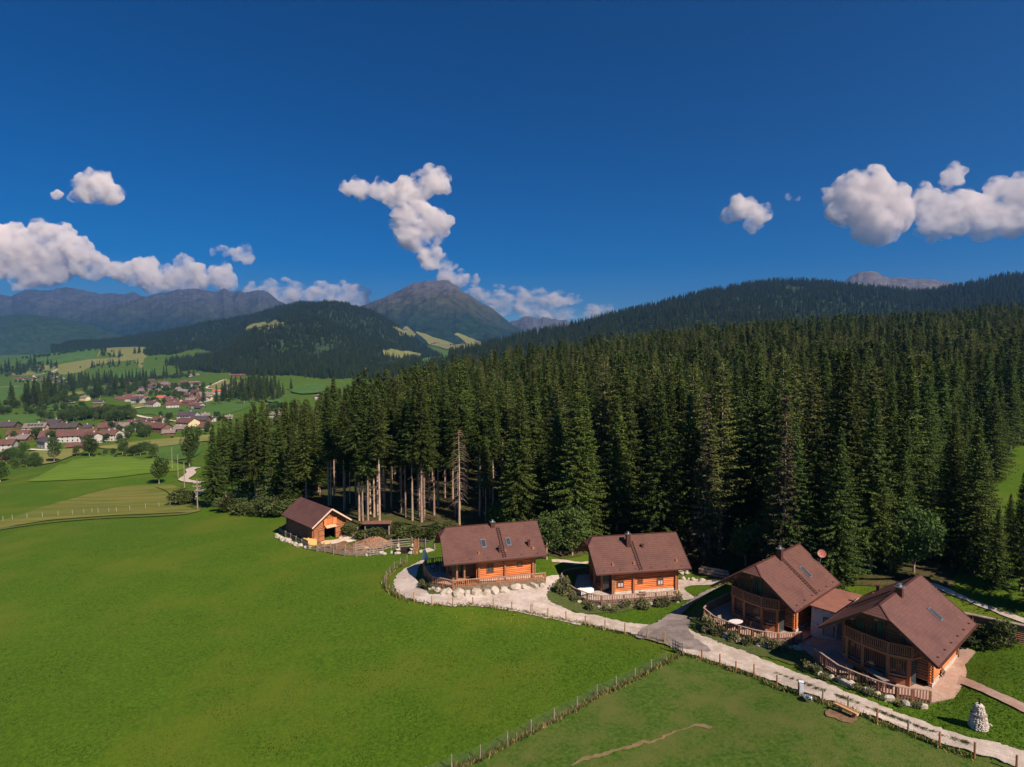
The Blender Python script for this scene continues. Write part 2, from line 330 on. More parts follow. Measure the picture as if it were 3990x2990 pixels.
m_peak = mountain_mat('alpine_peak', (.020,.038,.020), (.075,.072,.036), (.125,.108,.092), 260, 520, 700)
m_range = mountain_mat('alpine_range', (.020,.036,.024), (.060,.066,.040), (.090,.088,.090), 250, 500, 760)
m_bald = mountain_mat('bald_top', (.060,.060,.040), (.110,.090,.060), (.140,.115,.090), 200, 400, 620)
hill('distant_mountain_range', [(-700,1200,9300),(-300,1150,9200),(0,1150,9000),(45,1156,9000),(108,1127,9000),(150,1131,9000),(181,1133,9000),(235,1124,9000),(250,1118,9000),(289,1120,9000),(300,1129,9000),(335,1131,9000),(362,1138,9000),(398,1151,9000),(430,1145,9000),(488,1147,9000),(515,1140,9000),(540,1150,9000),(600,1175,9000),(760,1230,9000)],
     [(-700,6500,0),(760,6500,0)], m_range, amp=170, wl=900, seed=3, rid=True, ramp=14, p=.8, step=4, label='far jagged grey mountain range on the left horizon')
hill('broad_mountain', [(180,1300,7600),(298,1240,7500),(398,1205,7500),(506,1174,7500),(633,1142,7500),(714,1128,7500),(778,1127,7500),(832,1140,7500),(850,1136,7500),(872,1126,7500),(890,1136,7500),(904,1142,7500),(931,1131,7500),(950,1142,7500),(967,1144,7500),(985,1133,7500),(1004,1132,7500),(1040,1135,7500),(1076,1165,7500),(1112,1188,7500),(1250,1260,7500),(1500,1330,7400)],
     [(180,5200,40),(1500,5200,-40)], m_range, amp=140, wl=800, seed=5, rid=True, ramp=9, p=.8, step=4, label='broad mountain with an olive alpine back and three rocky tops')
hill('foothill', [(-700,1190,5600),(-300,1225,5600),(0,1232,5400),(90,1224,5400),(226,1237,5300),(362,1269,5200),(470,1314,5000),(620,1350,4800)],
     [(-700,4300,-40),(620,4300,-40)], m_hillw, amp=90, wl=700, seed=6, p=.9, label='low dark wooded foothill at the left edge')
hill('pointed_mountain', [(1180,1290,6300),(1330,1225,6400),(1410,1194,6500),(1492,1161,6500),(1555,1133,6500),(1618,1104,6500),(1682,1095,6500),(1745,1094,6500),(1790,1124,6500),(1844,1160,6500),(1880,1185,6500),(1917,1203,6500),(1960,1236,6500),(2000,1269,6500),(2060,1300,6400),(2200,1345,6300)],
     [(1180,3900,40),(2200,3900,10)], m_peak, amp=160, wl=850, seed=12, rid=True, ramp=5, p=.85, step=4, label='bare pointed mountain in the centre of the horizon')
hill('small_far_peaks', [(1900,1300,9600),(1993,1254,9600),(2020,1246,9600),(2047,1231,9600),(2070,1238,9600),(2093,1243,9600),(2115,1236,9600),(2147,1244,9600),(2180,1250,9600),(2210,1250,9600),(2240,1268,9600),(2330,1300,9600)],
     [(1900,8200,0),(2330,8200,0)], m_bald, amp=120, wl=500, seed=15, rid=True, ramp=8, step=3, label='small pale peaks far behind the forest ridge')
hill('bald_mountain', [(3180,1160,5600),(3277,1106,5600),(3331,1068,5600),(3372,1056,5600),(3412,1061,5600),(3448,1081,5600),(3529,1086,5600),(3646,1093,5600),(3754,1113,5600),(3900,1160,5600)],
     [(3180,4000,0),(3900,4000,0)], m_bald, amp=90, wl=600, seed=18, rid=True, p=.8, label='bare brown mountain top behind the right forest ridge')
hill('brown_summit', [(2860,1150,5600),(2922,1108,5600),(2958,1090,5600),(2998,1102,5600),(3060,1150,5600)],
     [(2860,4200,0),(3060,4200,0)], m_bald, amp=20, wl=500, seed=19, label='tiny brown summit peeping over the forest ridge')
hill('forest_hill', [(200,1392,3300),(380,1345,3300),(506,1318,3400),(687,1291,3400),(859,1263,3400),(995,1232,3400),(1085,1200,3400),(1175,1184,3400),(1220,1187,3400),(1284,1187,3400),(1356,1196,3400),(1420,1209,3400),(1483,1232,3400),(1560,1285,3300),(1682,1374,3000),(1780,1420,2800)],
     [(200,2900,0),(430,2700,-25),(520,2500,-20),(600,2150,12),(700,1900,35),(1000,1500,62),(1300,1450,78),(1560,1700,82),(1780,2100,80)], m_hillw, amp=120, wl=420, seed=22, p=.95, nf=90, label='rounded wooded hill in the middle distance')
hill('forest_ridge', [(1500,1465,1300),(1678,1408,1500),(1880,1354,1700),(1950,1340,1750),(2000,1322,1800),(2225,1277,1900),(2405,1232,2000),(2540,1200,2050),(2729,1151,2100),(2900,1122,2100),(3017,1106,2100),(3169,1108,2100),(3304,1124,2000),(3439,1137,2000),(3583,1151,1900),(3664,1142,1800),(3799,1117,1700),(3907,1091,1650),(3990,1084,1600),(4500,1060,1600)],
     [(1500,1150,85),(1800,1100,82),(2300,950,65),(3000,1000,30),(3990,950,10),(4500,950,10)], m_hillw, amp=35, wl=420, seed=26, p=.95, nf=80, label='long wooded ridge behind the near forest')

HB = {}
def hill_surf(*names):
    def s(X, Y):
        X = np.asarray(X, float); Y = np.broadcast_to(np.asarray(Y, float), X.shape)
        best = gz(X, Y) if 'ground' in names else np.full(X.shape, -1e4)
        for nm in names:
            if nm == 'ground': continue
            u, HX, HY, HZ, nf = HILLS[nm]; uq = X/Y; ci = np.interp(uq.ravel(), u, np.arange(len(u)), left=-1, right=-1)
            ok = ci >= 0; c0 = np.clip(np.floor(ci).astype(int), 0, len(u)-2); f = ci-c0
            z = np.full(X.size, -1e4); Yr = Y.ravel()
            for side in (0, 1):
                c = c0+side
                # columns have monotonic Y over rows
                rows = np.empty(X.size)
                HYc = HY[:, c]; r = (HYc < Yr[None]).sum(0)-1; inn = (r >= 0) & (r < HY.shape[0]-1); r = np.clip(r, 0, HY.shape[0]-2)
                y0 = HY[r, c]; y1 = HY[r+1, c]; tt = (Yr-y0)/(y1-y0); zz = HZ[r, c]*(1-tt)+HZ[r+1, c]*tt; zz = np.where(inn, zz, -1e4)
                z = zz*(1-f) if side == 0 else z+zz*f
            z = np.where(ok & (z > -5000), z, -1e4).reshape(X.shape); best = np.maximum(best, z)
        return best
    return s
def px_sheet(name, P, mt, off, surf=gz, lo=22, hi=7000, **k):
    H = hit(P, surf, lo, hi); return sheet(name, H, mt, off, surf=surf, **k)
# ------------------------------------------------------------------ trees
m_bark = mat('bark', (.26,.165,.115), (.50,.36,.28), 3, .95, bump=.03, stretch=(1,1,.25), rnd=.25, spec=.1)
m_needles = mat('needles', (.046,.072,.014), (.102,.132,.026), .6, .75, rnd=.30, tint=True, trans=.22, spec=.2)
m_larch = mat('larch_needles', (.085,.110,.025), (.13,.14,.04), .6, .75, rnd=.22, tint=True, trans=.25, spec=.2)
m_brownsp = mat('thinning_needles', (.055,.052,.026), (.095,.078,.045), .6, .8, rnd=.12, tint=True, trans=.15, spec=.15)
m_leaves = mat('leaves', (.045,.080,.018), (.085,.125,.030), .9, .75, rnd=.28, tint=True, trans=.22, spec=.2)
m_shrub = mat('shrub_leaves', (.045,.070,.018), (.110,.115,.035), .8, .8, rnd=.30, tint=True, trans=.2, spec=.2)
m_herb = mat('herb_leaves', (.080,.105,.035), (.200,.180,.095), 2, .85, rnd=.2, tint=True, trans=.15, spec=.15)

def leafquads(C, T, S, L, Wd):
    "diamond leaf clumps: root C, direction T, side S, length L, width Wd"
    C = np.asarray(C); n = len(C); L = np.broadcast_to(L, n)[:, None]; Wd = np.broadcast_to(Wd, n)[:, None]
    V = np.stack([C, C+T*L*.45+S*Wd*.5, C+T*L, C+T*L*.45-S*Wd*.5], 1).reshape(-1, 3)
    F = np.arange(n*4).reshape(n, 4); return V, F
def unit(v): return v/np.maximum(np.linalg.norm(v, axis=-1, keepdims=True), 1e-9)
def spruce_crown(seed, h, base, Rb, whorl=.5, nb=8, twig=.55, sparse=1., larch=False, hang=.35, size=1.0, pw=.85):
    r = np.random.default_rng(seed); C = []; T = []; S = []; Lg = []; Wg = []; tint = []
    z = base; k = 0
    while z < h-.3:
        q = (z-base)/(h-base); rad = Rb*((1-q)**pw)*(.78+.44*r.random()) + .15
        if q < .12: rad *= .55+.45*q/.12*1.0
        n = max(4, int(nb*(.6+.4*(1-q))*(.8+.4*r.random())))
        a0 = r.random()*6.28
        for i in range(n):
            if r.random() > sparse: continue
            a = a0+6.283*i/n+(r.random()-.5)*.7; ln = rad*(.65+.5*r.random()); zz = z+(r.random()-.5)*whorl
            st = twig*.55*size; m = max(2, int(ln/st)); t = (np.arange(m)+.5+r.random(m)*.5-.25)/m
            up = (.25*(q) - (hang+.12*r.random())*(1-q*.7)); dz = ln*(up*t + .16*t*t)
            P = np.stack([np.cos(a)*ln*t, np.sin(a)*ln*t, zz+dz], 1); od = np.array([math.cos(a), math.sin(a), 0.]); sd_ = np.array([-math.sin(a), math.cos(a), 0.])
            sh = .72+.56*r.random()
            for sgn in (-1, 1, 0):
                jit = r.normal(0, .28, (m, 3)); tw = (1.15-.55*t)[:, None]
                d = unit(od*(.55 if sgn else 1.0) + sd_*sgn*.9 + np.array([0, 0, -.30 if sgn else .0]) + jit)
                w = unit(np.cross(d, np.array([0, 0, 1.])+r.normal(0, .5, (m, 3)))); 
                C.append(P); T.append(d); S.append(w); Lg.append(twig*size*(1.25 if sgn else 1.0)*tw[:, 0]*(.7+.6*r.random(m))); Wg.append(twig*size*.42*(.7+.6*r.random(m)))
                tint.append(np.full(m, sh)*(.85+.3*r.random(m)))
            if not larch:      # hanging curtains of twigs
                d = unit(np.array([0, 0, -1.])+r.normal(0, .25, (m, 3))+od*.25); w = unit(np.cross(d, od*1.0+r.normal(0, .6, (m, 3))))
                C.append(P); T.append(d); S.append(w); Lg.append(twig*size*.9*(.6+.8*r.random(m))); Wg.append(twig*size*.4*(.7+.6*r.random(m))); tint.append(np.full(m, sh*.8))
        z += whorl*(.8+.4*r.random())*(1-.25*q)
    # leader
    P = np.array([[0, 0, h-.9+.15*i] for i in range(6)]); d = unit(r.normal(0, .4, (6, 3))+np.array([0, 0, 1.])); w = unit(np.cross(d, r.normal(0, 1, (6, 3))))
    C.append(P); T.append(d); S.append(w); Lg.append(np.full(6, .5)); Wg.append(np.full(6, .2)); tint.append(np.full(6, 1.1))
    V, F = leafquads(np.concatenate(C), np.concatenate(T), np.concatenate(S), np.concatenate(Lg), np.concatenate(Wg))
    return V, F, np.repeat(np.concatenate(tint), 4)
def trunk_mb(seed, h, r0, base, stubs=True, bare=1.0):
    r = random.Random(seed); mb = MB(); p = Vector((0, 0, -.6)); n = 6
    for i in range(n):
        z1 = h*(i+1)/n*.97; q = Vector((r.uniform(-.06, .06), r.uniform(-.06, .06), z1)); ra = r0*(1-(max(p.z, 0))/h)**.8*(1.25 if i == 0 else 1); rb = max(r0*(1-z1/h)**.8, .02)
        mb.tube(p, q, ra, rb, 7, cap=False); p = q
    if stubs:
        z = base*.35
        while z < base+2:
            a = r.random()*6.28; L = r.uniform(.5, 1.8); mb.tube((0, 0, z), (math.cos(a)*L, math.sin(a)*L, z-L*.25+r.uniform(-.1, .1)), .03, .008, 4, cap=False); z += r.uniform(.25, .8)
    return mb
def round_crown(seed, h, base, Rb, n=2600, size=.34, lobes=16, flat=1.):
    r = np.random.default_rng(seed); cz = (base+h)/2; hz = (h-base)/2
    a = r.random(lobes)*6.283; q = r.random(lobes)**.5*.62; zc = (r.random(lobes)*2-1)*.62
    rr = (.30+.22*r.random(lobes)); wz = np.sqrt(np.maximum(1-zc**2, .1))
    L = np.stack([np.cos(a)*q*wz*Rb, np.sin(a)*q*wz*Rb, cz+zc*hz], 1)
    li = r.integers(0, lobes, n); d = unit(r.normal(0, 1, (n, 3))); d[:, 2] = d[:, 2]*.8+.12
    rad = rr[li, None]*np.array([Rb, Rb, min(hz, Rb)*1.05])*1.15*(.62+.43*r.random((n, 1))**.5)
    C = L[li]+d*rad; C[:, 2] = np.maximum(C[:, 2], base*.6+.05)
    T = unit(d*.5+r.normal(0, .7, (n, 3))); S = unit(np.cross(T, r.normal(0, 1, (n, 3))))
    V, F = leafquads(C, T, S, size*(.6+.8*r.random(n)), size*.62*(.6+.8*r.random(n)))
    return V, F, np.repeat((.7+.6*r.random(lobes))[li]*(.8+.4*r.random(n)), 4)
def round_trunk(seed, h, base, Rb, r0):
    r = random.Random(seed); mb = MB(); mb.tube((0, 0, -.4), (0, 0, max(base, .3)+.25*(h-base)), r0, r0*.6, 7, cap=False)
    for i in range(6):
        a = r.random()*6.28; mb.tube((0, 0, max(base, .2)*.9), (math.cos(a)*Rb*.6, math.sin(a)*Rb*.6, base+(h-base)*r.uniform(.4, .85)), r0*.5, r0*.12, 5, cap=False)
    return mb
PROTO = {}
def proto(key, crown, trunk, mt, mtb=None, name='spruce_tree'):
    V, F, t = crown; e = empty(name, (0, 0, -500)); 
    mk('crown', V, F, mt, e, col=t); trunk.build('trunk', mtb or m_bark, e, smooth=True)
    PROTO[key] = [e, False]; return e
for i in range(4):   # tall forest spruces with long bare trunks
    proto(f'tall{i}', spruce_crown(10+i, 26, 11+i*1.0, 3.6, .50, 10, .42, .95, pw=.95), trunk_mb(10+i, 26, .24, 12), m_needles)
for i in range(5):   # edge spruces green to the ground
    proto(f'full{i}', spruce_crown(20+i, 24, 1.2+.8*i, 5.2-.25*i, .46, 13, .42, .97, pw=1.0), trunk_mb(20+i, 24, .26, 1, False), m_needles)
for i in range(3):   # middle
    proto(f'mid{i}', spruce_crown(30+i, 25, 5+i, 4.4, .50, 11, .42, .96, pw=1.0), trunk_mb(30+i, 25, .24, 6), m_needles)
for i in range(3):
    proto(f'larch{i}', spruce_crown(40+i, 25, 7+2*i, 3.4, .55, 9, .45, .85, larch=True, hang=.15, pw=.6), trunk_mb(40+i, 25, .24, 8), m_larch, name='larch_tree')
proto('brown0', spruce_crown(50, 25, 1.5, 3.2, .50, 8, .5, .72), trunk_mb(50, 25, .25, 8), m_brownsp)
for i in range(3):   # light versions for the forest behind
    proto(f'far{i}', spruce_crown(60+i, 25, 4, 4.3, .80, 10, .75, .97, pw=1.0), trunk_mb(60+i, 25, .24, 6, False), m_needles)
for i in range(3): proto(f'round{i}', round_crown(70+i, 9, 1.2, 3.4, 3000, .45), round_trunk(70+i, 9, 1.5, 3, .18), m_leaves, name='leafy_tree')
for i in range(3): proto(f'bush{i}', round_crown(80+i, 2.6, .1, 1.7, 1100, .30, 9), round_trunk(80+i, 2.4, .1, 1.3, .05), m_shrub, name='bush')
for i in range(2): proto(f'herb{i}', round_crown(90+i, 1.2, .02, .75, 520, .22, 7), round_trunk(90+i, 1.1, .05, .6, .03), m_herb, name='garden_shrub')
# dead tree: a bare pole with short drooping branch stubs
def dead():
    mb = trunk_mb(5, 19, .22, 0, False); r = random.Random(5)
    e = empty('dead_spruce', (0, 0, -500)); mb.build('trunk', m_bark, e, smooth=True); b = MB()
    z = 5
    while z < 18.5:
        for k in range(3):
            a = r.random()*6.28; L = (2.3 if z < 15 else 1.5)*r.uniform(.5, 1)
            p = [Vector((math.cos(a)*L*t, math.sin(a)*L*t, z+L*(.15*t-.55*t*t))) for t in (0, .5, 1)]
            b.tube(p[0], p[1], .035, .02, 4, cap=False); b.tube(p[1], p[2], .02, .008, 4, cap=False)
        z += .38
    b.build('branch_stubs', m_bark, e); PROTO['dead'] = [e, False]
dead()
def plant(key, x, y, s=1., rz=None, z=None, label='', cat='tree', group=None, sz=None, sink=.0):
    e, used = PROTO[key]
    o = e if not used else copy_tree(e)
    PROTO[key][1] = True
    o.location = (x, y, float(gz(x, y)) - sink if z is None else z); o.rotation_euler = (0, 0, random.random()*6.28 if rz is None else rz)
    o.scale = (s, s, sz or s); return tag(o, label, cat, group)
def scatter(name, P, sc, idx, srcs, label, zs=None):
    "many trees as one object: points that carry real trees' crowns (and trunks)"
    me = bpy.data.meshes.new(name); me.vertices.add(len(P)); me.vertices.foreach_set('co', np.asarray(P, np.float32).ravel())
    a = me.attributes.new('sc', 'FLOAT', 'POINT'); a.data.foreach_set('value', np.asarray(sc, np.float32))
    a = me.attributes.new('rz', 'FLOAT', 'POINT'); a.data.foreach_set('value', (rng.random(len(P))*6.283).astype(np.float32))
    a = me.attributes.new('pick', 'INT', 'POINT'); a.data.foreach_set('value', np.asarray(idx, np.int32))
    o = bpy.data.objects.new(name, me); COL.objects.link(o)
    g = bpy.data.node_groups.new(name, 'GeometryNodeTree'); g.interface.new_socket('Geometry', in_out='INPUT', socket_type='NodeSocketGeometry'); g.interface.new_socket('Geometry', in_out='OUTPUT', socket_type='NodeSocketGeometry')
    N = g.nodes; L = g.links; gi = N.new('NodeGroupInput'); go = N.new('NodeGroupOutput'); ip = N.new('GeometryNodeInstanceOnPoints'); gti = N.new('GeometryNodeGeometryToInstance')
    for s_ in srcs[::-1]:
        ch = [c for c in PROTO[s_][0].children if c.name.split('.')[0] in ('crown', 'trunk')]
        jn = N.new('GeometryNodeJoinGeometry')
        for c in ch:
            oi = N.new('GeometryNodeObjectInfo'); oi.inputs['Object'].default_value = c; L.new(oi.outputs['Geometry'], jn.inputs[0])
        L.new(jn.outputs[0], gti.inputs[0])
    def at(nm, ty):
        n = N.new('GeometryNodeInputNamedAttribute'); n.data_type = ty; n.inputs[0].default_value = nm; return n.outputs[0]
    L.new(gi.outputs[0], ip.inputs['Points']); L.new(gti.outputs[0], ip.inputs['Instance']); ip.inputs['Pick Instance'].default_value = True
    L.new(at('pick', 'INT'), ip.inputs['Instance Index'])
    cx = N.new('ShaderNodeCombineXYZ'); L.new(at('rz', 'FLOAT'), cx.inputs[2]); L.new(cx.outputs[0], ip.inputs['Rotation'])
    L.new(at('sc', 'FLOAT'), ip.inputs['Scale']); L.new(ip.outputs[0], go.inputs[0])
    md = o.modifiers.new('trees', 'NODES'); md.node_group = g
    return tag(o, label, kind='stuff')

# the near forest: edge given by pixels of the trunk feet, then everything behind it
EDGE = [(1000,1935),(1060,1990),(1110,1990),(1230,1990),(1330,2020),(1400,2045),(1480,2060),(1560,2040),(1640,2060),(1760,2050),(1860,2050),(1950,2075),(2060,2100),(2140,2150),(2200,2170),(2300,2135),(2420,2140),(2560,2190),(2680,2225),(2800,2235),(2900,2225),(3000,2240),(3120,2250),(3230,2275),(3350,2270),(3450,2260),(3560,2265),(3650,2270)]
EG = hit(EDGE); eu = EG[:, 0]/EG[:, 1]; eY = EG[:, 1]
def in_wood(X, Y):
    u = X/Y; yb = np.interp(u, eu, eY); px = 1995+u*FPX
    far = np.interp(px, [1000,1060,1200,1400,1700,2000,2300,2800,3400,3990,4600], [150,215,235,270,350,440,500,600,700,760,800])
    ok = (Y > yb) & (Y < far) & (px > 1095)
    # right side: edge runs back past the track; the clearing on the far right stays open
    ok &= ~((px > 3640) & (Y < np.interp(px, [3640,3760,3870,3990,4600], [80,100,122,152,190])))
    return ok
cand = []
sp = 5.2
for Y0 in np.arange(60, 800, sp):
    k = 1.0 if Y0 < 260 else 1.25
    xs_ = np.arange(-.42*Y0, 1.05*Y0, sp*k); cand.append(np.stack([xs_+(rng.random(len(xs_))-.5)*sp*1.1, np.full(len(xs_), Y0)+(rng.random(len(xs_))-.5)*sp*1.1], 1))
cand = np.concatenate(cand); cand = cand[in_wood(cand[:, 0], cand[:, 1])]
cd = cand[:, 1]-np.interp(cand[:, 0]/cand[:, 1], eu, eY); cpx = 1995+cand[:, 0]/cand[:, 1]*FPX
# thinner, see-through wood behind the barn and the left chalet
thin = (cpx > 1280) & (cpx < 1960) & (cd < 35); keep = ~thin | (rng.random(len(cand)) < .85); keep &= ~((cand[:, 1] > 330) & (rng.random(len(cand)) < .15))
cand = cand[keep]; cd = cd[keep]; cpx = cpx[keep]; cz = gz(cand[:, 0], cand[:, 1])
order = np.argsort(cand[:, 1]); NEAR_N = 240
def zone(px):
    return ('behind the log barn' if px < 1500 else 'behind the left chalet' if px < 2180 else 'behind the second chalet' if px < 2720 else 'behind the third chalet' if px < 3250 else 'behind the nearest chalet' if px < 3680 else 'by the clearing at the right edge')
HF = 1.0
for j in order[:NEAR_N]:
    x, y = cand[j]; px = cpx[j]; d = cd[j]; rr = random.random()
    s = random.choice([.62,.78,.9,1.0,1.06,1.14])*random.uniform(.95,1.05)
    if px < 1280: key = random.choice(['mid0','mid1','mid2','larch0','full2','full3','larch1','larch2']); s *= .86
    elif px < 1960: key = random.choice(['tall0','tall1','tall2','tall3','tall1']) if d < 45 or rr < .6 else 'mid1'; s *= .95
    elif px < 2250: key = random.choice(['full1','full2','mid0','mid1','larch1'] if d > 8 else ['full0','full1','full2','full3']); s *= .98
    else: key = random.choice(['full0','full1','full2','full3','full4','full0','full2','larch0'] if d < 16 else ['mid0','mid1','mid2','full3','full4','larch1'])
    if px > 3640: key = random.choice(['full0','full1','full2']); s *= .95
    kind = 'larch' if 'larch' in key else 'spruce'
    look = {'tall':'tall spruce with long bare pinkish trunk','mid':'dark spruce with a half bare trunk','full':'dark green spruce bushy to the ground','larc':'yellowish green feathery larch'}[key[:4] if key[:4] in ('tall','full','larc') else 'mid']
    plant(key, x, y, s, z=cz[j]-.1, label=f'{look} {zone(px)}', group=f'{look} {zone(px)}')
rest = order[NEAR_N:]; ry = cand[rest, 1]
ix = np.where(ry < 190, rng.integers(0, 6, len(rest)), 6+rng.integers(0, 4, len(rest)))
ix = np.where((ix == 0) & (cpx[rest] > 2200), 4, ix); lr = rng.random(len(rest)) < .13; ix = np.where(lr, 9, ix); sc = (.60+.54*rng.random(len(rest))**.8)*np.where(cpx[rest] < 1280, .86, .98)
scatter('forest', np.column_stack([cand[rest], cz[rest]-.1]), sc, ix, ['tall1','mid0','mid1','mid2','full3','full4','far0','far1','far2','larch0'], 'dense dark spruce forest climbing the slope behind the chalets')
print('near forest', NEAR_N, len(rest))
# trees over the hills
def hill_trees(hname, label, n_target, spacing, excl=[], s0=.9, rows=None):
    u, X, Y, Z, nf = HILLS[hname]; sp_ = spacing; pts = []
    rnd_ = np.random.default_rng(5)
    r0 = rows[0] if rows else 0; r1 = rows[1] if rows else nf
    A = np.stack([X, Y, Z], -1)
    for i in range(r0, min(r1, A.shape[0]-1)):
        w = np.abs(A[i, -1, 0]-A[i, 0, 0]); hh = np.abs(A[i+1, :, 1]-A[i, :, 1]).mean(); n = int(w*hh/sp_**2)
        c = rnd_.random(n)*(A.shape[1]-1.001); ci = c.astype(int); f = (c-ci)[:, None]; t = rnd_.random((n, 1))
        p = (A[i, ci]*(1-f)+A[i, ci+1]*f)*(1-t)+(A[i+1, ci]*(1-f)+A[i+1, ci+1]*f)*t; pts.append(p)
    P = np.concatenate(pts); g_ = gz(P[:, 0], P[:, 1]); P = P[P[:, 2] > g_-3]
    q = P-np.array([0, 0, CAMZ]); dpt = q@FW; px = 1995+FPX*q[:, 0]/dpt; py = 1495-FPX*(q@UP)/dpt
    kk = (px > -250) & (px < 4240)
    for E in excl: kk &= ~inside(np.stack([px, py], 1), np.array(E, float))
    P = P[kk]; P[:, 2] -= .4
    d = P[:, :2]; P = P[fbm(d[:, 0]/90, d[:, 1]/90, 3, 4) > -.62]
    print(hname, len(P), 'rows', nf); scatter(label[0], P, s0*(.7+.5*rng.random(len(P))), rng.integers(0, 3, len(P)), ['far0','far1','far2'], label[1])
CLEAR1 = [(958,1283),(975,1268),(1000,1262),(1040,1262),(1075,1250),(1108,1265),(1105,1278),(1060,1285),(1010,1290),(960,1290)]
CLEAR_A = [(1530,1279),(1570,1285),(1620,1308),(1612,1320),(1575,1310),(1545,1292)]
CLEAR_B = [(1620,1295),(1700,1320),(1760,1340),(1800,1345),(1875,1340),(1840,1358),(1760,1365),(1700,1352),(1660,1330)]
CLEAR_C = [(1770,1308),(1800,1306),(1880,1340),(1860,1348),(1800,1325)]
CLEAR_D = [(1485,1372),(1520,1362),(1560,1370),(1640,1380),(1640,1395),(1560,1402),(1500,1395)]
CLEAR_E = [(1600,1415),(1650,1400),(1740,1388),(1755,1400),(1700,1415),(1640,1430),(1610,1425)]
CLEAR_F = [(1140,1520),(1200,1500),(1265,1505),(1262,1530),(1200,1540),(1145,1535)]
CLEAR_G = [(1030,1530),(1060,1530),(1105,1560),(1110,1600),(1080,1640),(1050,1590),(1035,1560)]
hill_trees('forest_hill', ('hill_forest', 'spruce forest covering the rounded middle hill'), 0, 10.5, [CLEAR1, CLEAR_A, CLEAR_B, CLEAR_C, CLEAR_D, CLEAR_E, CLEAR_F, CLEAR_G])
hill_trees('forest_ridge', ('ridge_forest', 'spruce forest covering the long right ridge'), 0, 9.0, [CLEAR_E, [(3060,1118),(3130,1122),(3150,1140),(3090,1145),(3062,1135)]])
# ------------------------------------------------------------------ chalets
m_roof = mat('roof_tiles', (.120,.056,.044), (.150,.072,.056), 3.0, .55, bump=.006, detail=6, stretch=(1,1,1), spec=.35, c3=(.105,.050,.042), scale3=.5)
m_roofdark = mat('roof_trim', (.075,.030,.022), (.10,.042,.030), 4, .5)
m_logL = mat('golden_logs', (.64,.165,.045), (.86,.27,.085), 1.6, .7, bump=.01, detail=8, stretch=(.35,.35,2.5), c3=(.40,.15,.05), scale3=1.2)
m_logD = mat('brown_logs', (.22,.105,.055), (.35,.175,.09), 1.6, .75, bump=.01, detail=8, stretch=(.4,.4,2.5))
m_beam = mat('stained_beams', (.30,.115,.050), (.40,.165,.075), 2.5, .65, detail=7, stretch=(1,1,.5))
m_rail = mat('brown_railing', (.19,.085,.055), (.27,.13,.085), 2.5, .7, detail=7)
m_railg = mat('weathered_rail', (.27,.185,.145), (.40,.29,.23), 2.2, .85, detail=7)
m_frame = mat('window_wood', (.17,.055,.028), (.23,.08,.04), 4, .5)
m_glass = mat('window_glass', (.035,.045,.05), (.06,.075,.08), .8, .06, spec=.9)
m_curt = mat('curtain', (.42,.42,.38), (.50,.50,.46), 3, .9)
m_shut = mat('green_shutter', (.045,.11,.065), (.07,.15,.09), 4, .6)
m_steel = mat('steel', (.60,.60,.60), (.70,.70,.70), 5, .3, metal=.9)
m_white = mat('white_plaster', (.50,.44,.42), (.60,.54,.52), 1.2, .9, detail=7, c3=(.55,.48,.46), scale3=.5)
m_stone = mat('fieldstone', (.40,.34,.28), (.62,.55,.48), 5, .9, bump=.05, detail=7, bscale=4)
m_bank = mat('rubble_bank', (.12,.10,.06), (.26,.21,.14), 3, .95, bump=.08)
m_rock = mat('limestone', (.36,.31,.25), (.62,.56,.48), 1.3, .9, bump=.10, detail=9, bscale=2.2, c3=(.33,.27,.20), scale3=1.5)
m_dark = mat('interior_shade', (.018,.013,.010), (.022,.016,.012), 3, .9)  # near-black colour stands in for the shade inside the buildings and the culvert
m_flat = mat('red_sheet_roof', (.22,.095,.068), (.29,.13,.095), .8, .6, detail=6)
m_ladder = mat('roof_ladder', (.050,.022,.018), None, 3, .5)
m_greywood = mat('grey_wood', (.20,.155,.125), (.36,.29,.24), 3, .9, detail=8, bump=.01)
m_newwood = mat('fresh_post_wood', (.34,.19,.085), (.48,.29,.14), 3, .85, detail=7)
m_wire = mat('wire', (.13,.14,.13), None, 3, .5)
m_hay = mat('hay', (.55,.33,.10), (.80,.55,.22), 7, .95, bump=.05, detail=8)
m_conc = mat('concrete', (.62,.52,.42), (.78,.68,.56), .9, .9, detail=8, c3=(.50,.38,.27), scale3=.5)
WH, RH, SB, HH = 4.53, 3.34, .885, 2.535
YH = WH*(1-HH/RH)
def logs(mb, a, b, z0, z1, r=.125, ov=.25, clipf=None, gap=.235, jig=0):
    a = Vector(a); b = Vector(b); d = (b-a).normalized(); z = z0+r+jig
    while z < z1+.02:
        p, q = a-d*ov, b+d*ov
        if clipf:
            t = clipf(z)
            if t is None: break
            p = a+d*t[0]; q = a+d*t[1]
            if (q-p).length < .3: break
        rr = r*random.uniform(.93, 1.04); mb.tube((p.x, p.y, z), (q.x, q.y, z), rr, rr*random.uniform(.93, 1.05), 8); z += gap
